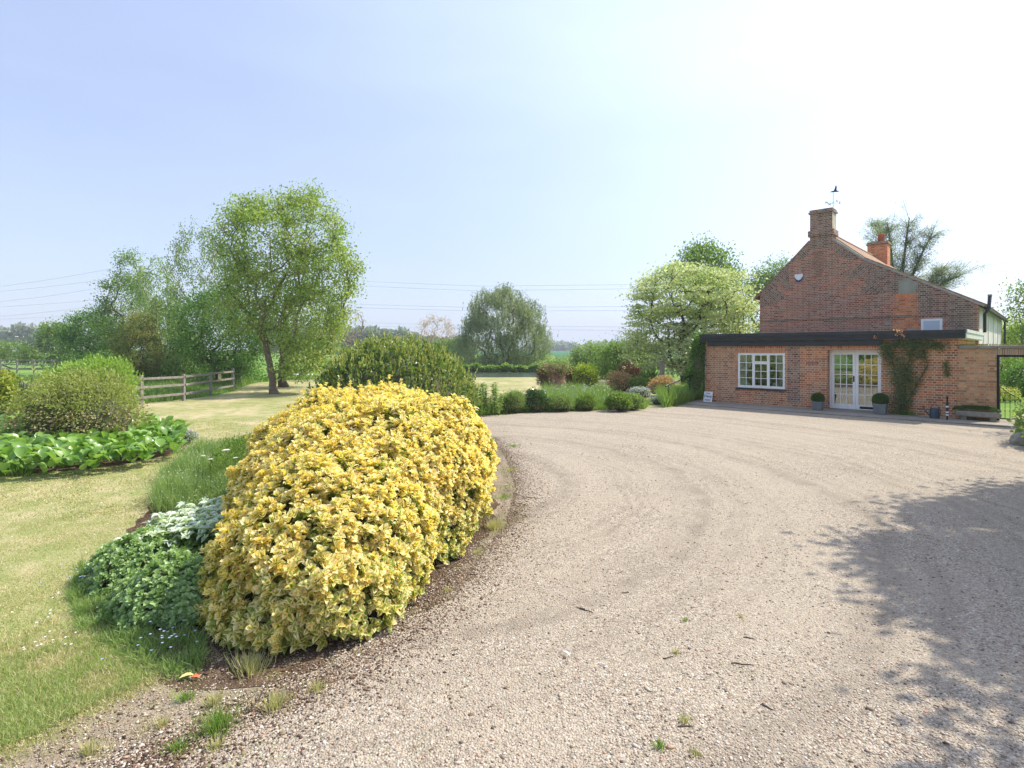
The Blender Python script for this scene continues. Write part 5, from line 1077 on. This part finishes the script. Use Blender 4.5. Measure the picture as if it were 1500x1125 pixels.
# wild tuft beside the hedge with daisies
blades('flower_meadow', 'tall fine green stems dotted with tiny pale flowers beside the golden hedge', 'wild flowers', in_px([(222, 752), (235, 700), (275, 668), (330, 652), (368, 655), (372, 700), (345, 735), (300, 758)]), 13000, lambda P: .26+.14*np.sin(P[:, 0]*5)*np.sin(P[:, 1]*3+P[:, 0]*2), .0075, M_PER, 131, .45, (M_BLOSS, 900, .012, 'tiny_flowers'))
b_ = G(352, 700); shrub('leafy_weeds', 'darker leafy weeds growing against the flank of the golden hedge', 'weeds', b_, [((0, 0, .2), (.3, .75, .42))], 3600, .05, M_MID, 132, core=False, wr=.3, up=.9)
M_PET = plain('daisy_petals', (.8, .8, .78), .6, .2, .03); M_YEL = plain('daisy_eye', (.75, .5, .05), .7)
def daisy(px, py, Y, r, label, group, h0=0.0, first=None):
    z = Zh(py, Y); x = X(px, Y); e = empty('daisy', (x, Y, 0), 0, label, 'daisy', group); rng = np.random.default_rng(int(px)); k = 14; a = np.arange(k)/k*6.28
    MB().tube([(0, 0, 0), (.01, 0, z)], .003, 4).build('stem', M_LUSH, e); t = np.array([.01, 0, z]); leaf_obj('petals', leaves(np.tile(t, (k, 1)), np.stack([np.cos(a), np.sin(a)-.15, np.full(k, .25)], 1), np.tile([0, 0, 1.], (k, 1)), r, r*.5, 'fold', rng=rng), M_PET, e)
    MB().lathe([(.0, 0), (r*.3, .002), (r*.2, .01), (0, .012)], tuple(t), 8).build('eye', M_YEL, e); return e
G1 = 'white daisies above the wild stems'
daisy(296.5, 668, 7.9, .035, 'white daisy farthest from the golden hedge in the wild stems', G1); daisy(307.5, 673, 7.8, .035, 'white daisy low in the wild stems, second from their outer end', G1)
daisy(330, 660, 8.2, .06, 'largest white daisy, highest of those by the golden hedge', G1); daisy(344, 671, 7.9, .035, 'white daisy almost touching the golden hedge', G1)
# white edged hosta-like plant and the fleshy green mounds
M_HOST = leaf_mat('white_variegated_leaves', [(.52, .62, .44), (.66, .72, .60), (.76, .80, .74)], .35, .4, .4, margin=(.30, .44, .22))
b_ = G(282, 820); rng = np.random.default_rng(133); e = empty('variegated_perennial', (*b_, 0), 0, 'low spreading plant with silvery white edged leaves beside the golden hedge', 'plant'); Ps = []
for k in range(190):
    f = rng.random(); cx = rng.uniform(-.5, .5); cy = rng.uniform(-.35, .85); cz = .27+.16*(cx+.6)/1.2+.03*cy+rng.normal(0, .035); an = rng.random(6)*6.28+rng.random()
    Ps.append((np.tile([cx, cy, cz], (6, 1)), np.stack([np.cos(an), np.sin(an), rng.uniform(-.1, .35, 6)], 1)))
P = np.concatenate([a for a, b in Ps]); D = np.concatenate([b for a, b in Ps]); n = len(P)
leaf_obj('leaves', leaves(P, D, np.tile([0, 0, 1.], (n, 1))+rdir(rng, n)*.35, rng.uniform(.07, .125, n), .048, 'leaf', None, rng, green=np.clip(rng.normal(.10, .09, n), 0, .5)), M_HOST, e)
n = 2600; P = np.stack([rng.uniform(-.55, .55, n), rng.uniform(-.4, .9, n), rng.uniform(.05, .30, n)], 1); leaf_obj('lower_foliage', leaves(P, rdir(rng, n), rdir(rng, n), .06, .035, 'fold', rng=rng), M_SOFT, e)
M_SED = leaf_mat('sedum_leaves', [(.22, .35, .12), (.33, .48, .19), (.48, .60, .32)], .35, .4, .45)
def sedum(px, py, rx, ry, rz, lab, seed, n):
    b = G(px, py); rng = np.random.default_rng(seed); e = empty('sedum_clump', (*b, 0), 0, lab, 'plant'); k = n; d = rdir(rng, k); d[:, 2] = np.abs(d[:, 2]); P = d*[rx, ry, rz]*(1+.10*np.sin(d[:, :1]*8+seed)+rng.normal(0, .05, (k, 1)))
    P[:, 2] = np.maximum(P[:, 2], .03); leaf_obj('foliage', rosettes(P, d, 7, .052, 1.1, np.zeros(k)), M_SED, e); MB().ico((0, 0, 0), (rx*.85, ry*.85, rz*.85), 2, .1, seed).build('branches', M_CORE, e); return e
sedum(200, 842, .32, .40, .34, 'grey green fleshy leaved clump nearest the open lawn', 134, 760)
sedum(262, 890, .46, .40, .38, 'larger fleshy leaved green clump close to the golden hedge foot', 135, 1150)
blades('shade_grass', 'rank green grass and seedlings in the shade of the fleshy leaved clumps', 'grass', in_px([(100, 870), (118, 820), (150, 880), (230, 925), (300, 935), (300, 985), (262, 1002), (170, 960), (115, 925)]), 6000, lambda P: .05+.06*(np.sin(P[:, 0]*13)*np.sin(P[:, 1]*11) > -.1), .006, M_PER, 136, 1.1)
M_BLUE = leaf_mat('forget_me_not_petals', [(.32, .38, .70), (.5, .55, .8)], .3)
def specks(name, label, cat, areas, m, seed, size, z):
    rng = np.random.default_rng(seed); P = []
    for px, py, rx, n in areas:
        b = G(px, py); P.append(np.stack([b[0]+rng.normal(0, rx, n), b[1]+rng.normal(0, rx, n), rng.uniform(z*.6, z, n)], 1))
    P = np.concatenate(P); n = len(P); P = np.repeat(P, 5, 0); a = np.tile(np.arange(5)/5*6.28, n)
    o = leaf_obj(name, leaves(P, np.stack([np.cos(a), np.sin(a), np.full(len(a), .2)], 1), np.tile([0, 0, 1.], (len(a), 1)), size, size*.8, rng=rng), m); tag(o, label, cat, kind='stuff')
specks('forget_me_nots', 'scattered tiny blue forget me not flowers about the fleshy clumps', 'flowers', [(140, 862, .14, 26), (165, 850, .1, 14), (235, 965, .12, 16), (250, 975, .06, 6), (100, 678, .3, 40), (240, 668, .2, 26)], M_BLUE, 137, .011, .2)
specks('lawn_daisies', 'tiny white daisies scattered over the mown lawn', 'daisies', [(85, 945, .10, 12), (70, 905, .08, 5), (160, 900, .08, 5), (120, 770, .5, 10), (60, 890, .1, 4), (110, 695, .25, 12)], M_PET, 138, .010, .05)

# ------------------------------------------------------------------ grass on the lawn, stones on the drive
def lawn_pts(y0, y1, clumpy=.0):
    def f(rng, n):
        y = rng.uniform(y0**.5, y1**.5, n*4)**2; x = rng.uniform(-1.0, .1, n*4)*y
        ok = inpoly(x, y, LAWN) & ~inpoly(x, y, VERGE) & ~inpoly(x, y, GRAVEL) & ~inpoly(x, y, BED) & ~inpoly(x, y, BED3)
        nz = np.sin(x*3.1+np.sin(y*2.3)*1.3)*np.sin(y*2.7+np.sin(x*1.9)*1.7)+.5*np.sin(x*7.7+y*2)*np.sin(y*6.1-x*3)
        near = (y < 4.6) & (x > -3.6)
        ok &= (rng.random(len(x)) < np.clip(.42+.4*nz+near*.5, .08, 1)); return np.stack([x[ok], y[ok]], 1)[:n]
    return f
blades('lawn_grass', 'patchy mown and dry grass of the near lawn', 'grass', lawn_pts(2.2, 7), 60000, lambda P: .022+.028*((P[:, 1] < 4.4) & (P[:, 0] > -3.7)), .0042, M_GRASS, 141, 1.2)
blades('lawn_grass', 'short dry grass of the lawn farther out', 'grass', lawn_pts(7, 17), 50000, .03, .009, M_GRASS, 142, 1.2)
def corner(rng, n):
    c = np.stack([rng.normal(-2.75, .55, n*4), rng.normal(3.2, .55, n*4)], 1); x, y = c[:, 0], c[:, 1]
    ok = inpoly(x, y, LAWN) & ~inpoly(x, y, VERGE) & ~inpoly(x, y, BED) & (np.sin(x*9+np.sin(y*7))*np.sin(y*8-x*3) > -.35); return c[ok][:n]
blades('lawn_grass', 'longer fresh green grass in the near corner of the lawn', 'grass', corner, 16000, .055, .0042, leaf_mat('fresh_grass', [(.20, .33, .07), (.34, .46, .13), (.50, .56, .24)], .4), 145, 1.0)
def edge(rng, n):
    ed = np.array(gp([(-60, 1128), (60, 1075), (170, 1020), (250, 985), (300, 952)])); sl = np.r_[0, np.cumsum(np.linalg.norm(np.diff(ed, axis=0), axis=1))]; t = rng.random(n)*sl[-1]
    return np.stack([np.interp(t, sl, ed[:, 0]), np.interp(t, sl, ed[:, 1])], 1)+rng.normal(0, .045, (n, 2))*(1+1.2*np.abs(np.sin(t*4)))[:, None]
blades('lawn_grass', 'ragged fringe of grass creeping from the lawn onto bare soil', 'grass', edge, 5200, .034, .004, M_GRASS, 146, 1.3)
def mead(rng, n):
    y = rng.uniform(19, 40, n*3); x = rng.uniform(-1.05, -.35, n*3)*y; ok = ~inpoly(x, y, LAWN); return np.stack([x[ok], y[ok]], 1)[:n]
blades('paddock_grass', 'lush rank grass of the paddock behind the near rail fence', 'grass', mead, 46000, lambda P: .26+.2*np.sin(P[:, 0]*1.3)*np.sin(P[:, 1]*.9), .035, M_LUSH, 143, .6)
def uwood(rng, n):
    c = np.array([(X(p, 38+3*math.sin(p)), 38+3*math.sin(p)) for p in rng.uniform(96, 385, 60)]); i = rng.integers(0, 60, n); return c[i]+rng.normal(0, .7, (n, 2))
rng = np.random.default_rng(144); c = uwood(rng, 26000); n = len(c); o = leaf_obj('undergrowth', leaves(np.c_[c, rng.random(n)**1.4*(1.3+.7*np.sin(c[:, 0]*2.1))], rdir(rng, n), rdir(rng, n), .15, .1, rng=rng), M_DEEP); tag(o, 'dark leafy undergrowth at the feet of the fence row trees', 'undergrowth', kind='stuff')
TUF = 'grass tufts in the drive edge'
def tuft(px, py, r, h, n, label, seed):
    rng = np.random.default_rng(seed); b = G(px, py); e = rdir(rng, n)*[1, 1, 0]; P = np.c_[(e*np.abs(rng.normal(0, r, (n, 1))))[:, :2], np.full(n, 0)]
    o = leaf_obj('grass_tuft', leaves(P, e*rng.uniform(.3, 1.3, (n, 1))+[0, 0, .8], rdir(rng, n)*.4+[0, 0, 1], h*rng.uniform(.6, 1.2, n), .0045, 'blade', rng=rng), M_GRASS if seed % 3 else M_LUSH); o.location = (*b, .012); tag(o, label, 'grass tuft', TUF)
for i, (px, py, r, h, n, l) in enumerate([(368, 985, .07, .11, 260, 'bright grass tuft right under the front of the golden hedge'), (320, 1070, .07, .085, 330, 'largest round grass tuft on the bare soil edge'), (404, 1037, .06, .07, 230, 'grass tuft beside the upright dark twig'), (314, 1034, .045, .06, 130, 'small grass tuft just above the largest round one'), (272, 1028, .045, .05, 110, 'thin grass tuft near the lawn corner'), (239, 1065, .03, .05, 60, 'tiny lone sprig on the bare soil near the lawn'), (132, 1103, .05, .05, 120, 'grass tuft beside the lowest corner of the lawn'), (262, 1100, .05, .05, 130, 'pale grass tuft below the largest round one'), (465, 1012, .06, .05, 120, 'sparse grass tuft where the bare soil meets the gravel'), (725, 775, .09, .10, 330, 'green grass strip against the far flank of the golden hedge'), (738, 730, .12, .05, 200, 'short grass patch on the worn strip by the hedge'), (318, 1098, .06, .04, 120, 'weedy grass tuft at the very lowest part of the bare soil'), (748, 690, .13, .045, 220, 'thin grass patch farther along the worn strip past the hedge'), (752, 655, .16, .045, 220, 'farthest thin grass patch on the worn strip near the laurel'), (700, 812, .05, .05, 90, 'small green sprig under the far flank of the golden hedge'), (655, 868, .04, .04, 60, 'tiny sprig under the middle flank of the golden hedge'),
        (1003, 912, .02, .025, 40, 'tiny weed tuft in the mid gravel'), (990, 959, .02, .03, 50, 'tiny weed tuft with a twig beside it in the gravel'), (1003, 1060, .022, .035, 70, 'bright weed tuft in the near gravel'), (966, 1098, .022, .035, 70, 'brightest weed tuft in the nearest gravel'), (1019, 1110, .02, .03, 55, 'darker weed tuft in the nearest gravel'), (1085, 907, .02, .02, 40, 'flat weed tuft by a long twig in the gravel')]):
    tuft(px, py, r, h, n, l, 200+i)
# twigs, fallen leaves, a feather
M_TWIG = plain('dead_twig', (.11, .08, .06), .9, .2, .3, 20)
def twig(px, py, L, a, label, lift=0.0):
    b = G(px, py); rg = random.Random(int(px)); pts = [(L*(f-.5)*math.cos(a)+rg.uniform(-.01, .01), L*(f-.5)*math.sin(a)+rg.uniform(-.01, .01), .012+.004+lift*f) for f in (0, .25, .5, .75, 1)]
    o = MB().tube(pts, [.004, .0045, .0035, .003, .0015], 5).build('twig', M_TWIG, None, loc=(*b, 0)); tag(o, label, 'twig', 'twigs fallen on the ground')
for t in [(860, 897, .12, -.6, 'short thick twig below the gravel centre'), (1088, 976, .15, -.1, 'long thin twig lying level in the near gravel'), (1005, 1069, .09, .1, 'twig just below the bright weed tuft'), (980, 966, .1, .5, 'curved twig by the small weed tuft'), (1098, 938, .07, -.4, 'short twig in the gravel beyond the long level one'), (1125, 1040, .08, -.9, 'slanting twig near the lower gravel'), (443, 1105, .08, -1.2, 'dark stub of wood on the gravel nearest the camera'), (916, 871, .07, .3, 'thin twig in the middle distance gravel'), (782, 731, .2, -.3, 'long twig on the worn strip by the hedge flank'), (850, 893, .07, 2.5, 'very short twig touching the thick one')]: twig(*t)
twig(378, 1040, .16, 1.1, 'upright dark twig standing beside a grass tuft', .1)
def flat_leaf(name, px, py, L, w, a, m, label, cat):
    b = G(px, py); rng = np.random.default_rng(int(px)); o = leaf_obj(name, leaves([[0, 0, .012]], [[math.cos(a), math.sin(a), .08]], [[.1, -.1, 1]], L, w, 'leaf', rng=rng), m); o.location = (*b, .014); tag(o, label, cat)
flat_leaf('fallen_leaf', 262, 1000, .085, .03, .5, plain('yellow_leaf', (.70, .58, .22), .6), 'fallen yellow leaf on the soil under the golden hedge', 'leaf'); flat_leaf('fallen_leaf', 279, 998, .06, .03, .0, plain('orange_leaf', (.62, .18, .07), .6), 'fallen orange leaf next to the yellow one', 'leaf')
flat_leaf('feather', 822, 960, .075, .018, -.7, plain('white_feather', (.78, .76, .74), .7), 'small white feather lying on the gravel', 'feather')
# stones
bmS = bmesh.new(); bmesh.ops.create_icosphere(bmS, subdivisions=1, radius=1); tri_ = [[v.index for v in f.verts] for f in bmS.faces]; SV = np.array([v.co[:] for v in bmS.verts]); bmS.free()
def stones(name, label, pts, size, m, seed, z, flat=.6):
    rng = np.random.default_rng(seed); n = len(pts); s = size*rng.lognormal(0, .35, n)[:, None, None]; T_ = SV[None]*(1+rng.normal(0, .16, (n, 12, 1)))*s*np.stack([rng.uniform(.8, 1.5, n), rng.uniform(.7, 1.1, n), rng.uniform(.4, .8, n)*flat*1.3], 1)[:, None]
    a = rng.random(n)*6.28; c, q = np.cos(a)[:, None], np.sin(a)[:, None]; Vx = T_[..., 0]*c-T_[..., 1]*q; Vy = T_[..., 0]*q+T_[..., 1]*c
    Vv = np.stack([Vx+pts[:, 0:1], Vy+pts[:, 1:2], T_[..., 2]+z+s[..., 0]*.18], -1).reshape(-1, 3); F3 = (np.array(tri_)[None]+(np.arange(n)*12)[:, None, None]).reshape(-1, 3)
    me = bpy.data.meshes.new(name); me.vertices.add(len(Vv)); me.vertices.foreach_set('co', Vv.astype(np.float32).ravel()); f = len(F3); me.loops.add(f*3); me.loops.foreach_set('vertex_index', F3.astype(np.int32).ravel()); me.polygons.add(f)
    me.polygons.foreach_set('loop_start', np.arange(0, f*3, 3, dtype=np.int32)); me.polygons.foreach_set('loop_total', np.full(f, 3, np.int32)); at = me.attributes.new('rnd', 'FLOAT', 'POINT'); at.data.foreach_set('value', np.repeat(rng.random(n), 12).astype(np.float32))
    me.update(calc_edges=True); me.materials.append(m); o = bpy.data.objects.new(name, me); COL.objects.link(o); tag(o, label, 'stones' if 'chip' not in name else 'bark chips', kind='stuff')
mS, nt, b = new_mat('pebbles', .8, .3); at_ = nd(nt, 'ShaderNodeAttribute', attribute_name='rnd')
nt.links.new(ramp(nt, at_.outputs['Fac'], [(0, (.10, .075, .055)), (.14, (.23, .18, .13)), (.4, (.41, .34, .26)), (.66, (.52, .43, .33)), (.78, (.44, .27, .18)), (.92, (.56, .50, .41)), (1, (.70, .66, .58))]), b.inputs['Base Color'])
mC, nt, b = new_mat('bark_litter', .9, .2); at_ = nd(nt, 'ShaderNodeAttribute', attribute_name='rnd')
nt.links.new(ramp(nt, at_.outputs['Fac'], [(0, (.05, .03, .02)), (.4, (.14, .085, .055)), (.8, (.26, .18, .12)), (1, (.45, .36, .27))]), b.inputs['Base Color'])
rng = np.random.default_rng(151)
y = rng.uniform(1.2**.25, 11**.25, 120000)**4; y = 2.4+rng.random(120000)**2.0*9; x = rng.uniform(-.95, .98, 120000)*y; ok = inpoly(x, y, GRAVEL); g_ = np.stack([x[ok], y[ok]], 1)
cl = np.sin(g_[:, 0]*2.2+np.sin(g_[:, 1]*1.7))*np.sin(g_[:, 1]*2.6+g_[:, 0])+.6*np.sin(g_[:, 0]*6+g_[:, 1]*5); g_ = g_[rng.random(len(g_)) < np.clip(.55+.3*cl, .12, 1)]
stones('loose_gravel', 'loose pebbles lying on the gravel drive', g_, .0048, mS, 152, .012)
y = 2.4+rng.random(60000)**1.5*9; x = rng.uniform(-.95, .1, 60000)*y; ok = inpoly(x, y, VERGE) & ~inpoly(x, y, GRAVEL); v_ = np.stack([x[ok], y[ok]], 1)
stones('strewn_gravel', 'pebbles strewn over the bare soil edge of the drive', v_[:9000], .0042, mS, 153, .006)
stones('bark_chips', 'brown leaf litter and chips under the edge of the golden hedge', v_[9000:], .0062, mC, 154, .008, .35)
y = 3.4+rng.random(40000)*5.5; x = rng.uniform(-.9, .0, 40000)*y; ok = inpoly(x, y, BED); stones('bark_chips', 'dark leaf litter on the planting bed soil', np.stack([x[ok], y[ok]], 1)[:14000], .007, mC, 155, .01, .35)

rng = np.random.default_rng(158); ed = np.array(gp([(150, 1150), (330, 1062), (480, 1000), (600, 922), (700, 835), (752, 770), (765, 715), (748, 670), (722, 640)])); sl = np.r_[0, np.cumsum(np.linalg.norm(np.diff(ed, axis=0), axis=1))]; t = rng.random(16000)**1.5*sl[-1]
e_ = np.stack([np.interp(t, sl, ed[:, 0]), np.interp(t, sl, ed[:, 1])], 1); e_ = e_+np.stack([rng.exponential(.20, 16000)-.1, rng.normal(0, .08, 16000)], 1); stones('bark_chips', 'brown leaf litter drifting out over the gravel edge', e_, .0055, mC, 159, .013, .35)
e2 = e_[rng.random(len(e_)) < .5]+[-.15, 0]; stones('strewn_gravel', 'pebbles mixed into the soil along the drive edge', e2, .005, mS, 160, .013)
nz = 5000; a_ = rng.choice([4.6, 5.9, 7.4, 9.2], nz)+rng.normal(0, .16, nz); th = rng.uniform(-1.6, 1.5, nz); d_ = np.stack([-2.5+a_*np.cos(th), 9.0+a_*np.sin(th)], 1); k_ = np.sin(th*17+a_*3)*np.sin(th*7+a_*5)+rng.normal(0, .3, nz) > .15
d_ = d_[k_]; d_ = d_[inpoly(d_[:, 0], d_[:, 1], GRAVEL)]; stones('leaf_debris', 'dark leaf debris gathered along the wheel tracks of the drive', d_, .0065, mC, 165, .012, .3)
def vweeds(rng, n):
    c = v_[rng.integers(0, len(v_), 90)]; return c[rng.integers(0, 90, n)]+rng.normal(0, .035, (n, 2))
blades('verge_weeds', 'small sparse weeds and dry grass on the worn strip', 'weeds', vweeds, 3600, .022, .004, M_GRASS, 161, 1.4, z0=.008)

# ------------------------------------------------------------------ the drive's other side: shading trees and edge plants
CS = math.cos(math.radians(SUN_EL))/math.sin(math.radians(SUN_EL)); sxk, syk = SUN_DIR.x*CS, SUN_DIR.y*CS
bl = [(x_+.4, y_+.15, h_, r_) for x_, y_, h_, r_ in [(3.1, 3.3, 4.6, .7), (3.7, 4.5, 5.0, .8), (2.9, 2.3, 4.4, .9), (3.9, 5.3, 5.6, .7), (4.4, 3.2, 4.8, 1.0), (9.4, 7.0, 5.5, 1.9), (7.4, 7.0, 6, 1.4), (5.7, 6.5, 6.2, 1.15), (6.3, 5.3, 5.6, 1.5), (7.6, 4.4, 5.5, 1.9), (5.2, 4.0, 5.2, 1.1), (10.2, 8.0, 4.2, 1.5), (7.6, 2.2, 5, 2.6), (11.5, 6, 5, 2.6), (4.6, 2.9, 4.6, 1.3), (4.9, 6.1, 6.3, .8), (3.9, 2.2, 4.2, 1.0), (5.9, 3.4, 4.8, 1.5), (8.6, 6.0, 5.5, 1.9), (4.4, 4.6, 5.8, .8)]]
base = (13.8, 7.4); lob = [((x+sxk*h-base[0], y+syk*h-base[1], h), (r, r, r*.8)) for x, y, h, r in bl]
tree('shade_tree', 'large leafy tree standing off the drive and shading its gravel', 'tree', base, lob, 900, 150, .16, M_MID, M_BARK, .3, .26, fork=(-.3, 0, 2.6), seed=161, shell=.1)
b_ = (15.6, 14.6)
tree('edge_tree', 'tree beyond the drive whose twigs reach in above the garden wall', 'tree', b_, [((-.1, -.2, 3.5), (1.0, 1.0, .7)), ((1.6, 0, 2.6), (1.6, 1.5, 1.6))], 110, 46, .10, M_MID, M_BARK, .14, .3, seed=162)
b_ = (11.15, 11.6)
shrub('edge_shrub', 'leafy green plant reaching onto the gravel at the drive edge', 'shrub', b_, [((0.1, 0, .2), (.52, .5, .38)), ((.8, .6, .4), (.8, .8, .7))], 2600, .11, M_SOFT, 163, kind_='fold', up=.5)
b_ = (14.6, 14.7)
shrub('edge_shrub', 'light green shrub beside the end of the patio', 'shrub', b_, [((0, 0, .4), (.72, .7, .8)), ((-.35, -.35, .15), (.4, .3, .2))], 2600, .09, M_LIME, 164)
sb = MB().ico((0, 0, .1), (.28, .22, .2), 2, .15, 9).build('edge_stone', M_STONE, None, loc=(11.15, 12.35, 0)); tag(sb, 'grey stone beside the leafy plant at the drive edge', 'stone')
# trees behind the camera's side of the lawn, seen in the window panes
for i, (x, y, h) in enumerate(((-26, 4, 7), (-22, -6, 8), (-33, 11, 6.5))):
    tree('garden_tree', ['round green tree far across the lawn, middle of three', 'tall green tree at the near end of the lawn', 'low green tree at the far end of the lawn'][i], 'tree', (x, y), [((0, 0, h*.6), (h*.45, h*.45, h*.42)), ((.8, .6, h*.4), (h*.4, h*.4, h*.33))], 120, 60, .3, M_MID, M_BARK, .2, .6, seed=170+i)

# ------------------------------------------------------------------ the air
m = bpy.data.materials.new('haze'); m.use_nodes = True; nt = m.node_tree; nt.nodes.remove(nt.nodes['Principled BSDF'])
pv = nd(nt, 'ShaderNodeVolumePrincipled', Density=.0007); pv.inputs['Color'].default_value = (.86, .92, 1, 1); nt.links.new(pv.outputs[0], nt.nodes['Material Output'].inputs['Volume'])
hz_ = MB().box(-2600, 2600, -1000, 3600, -1.2, 60).build('haze', m); tag(hz_, kind='stuff'); hz_['label'] = 'thin summer haze over the far fields'
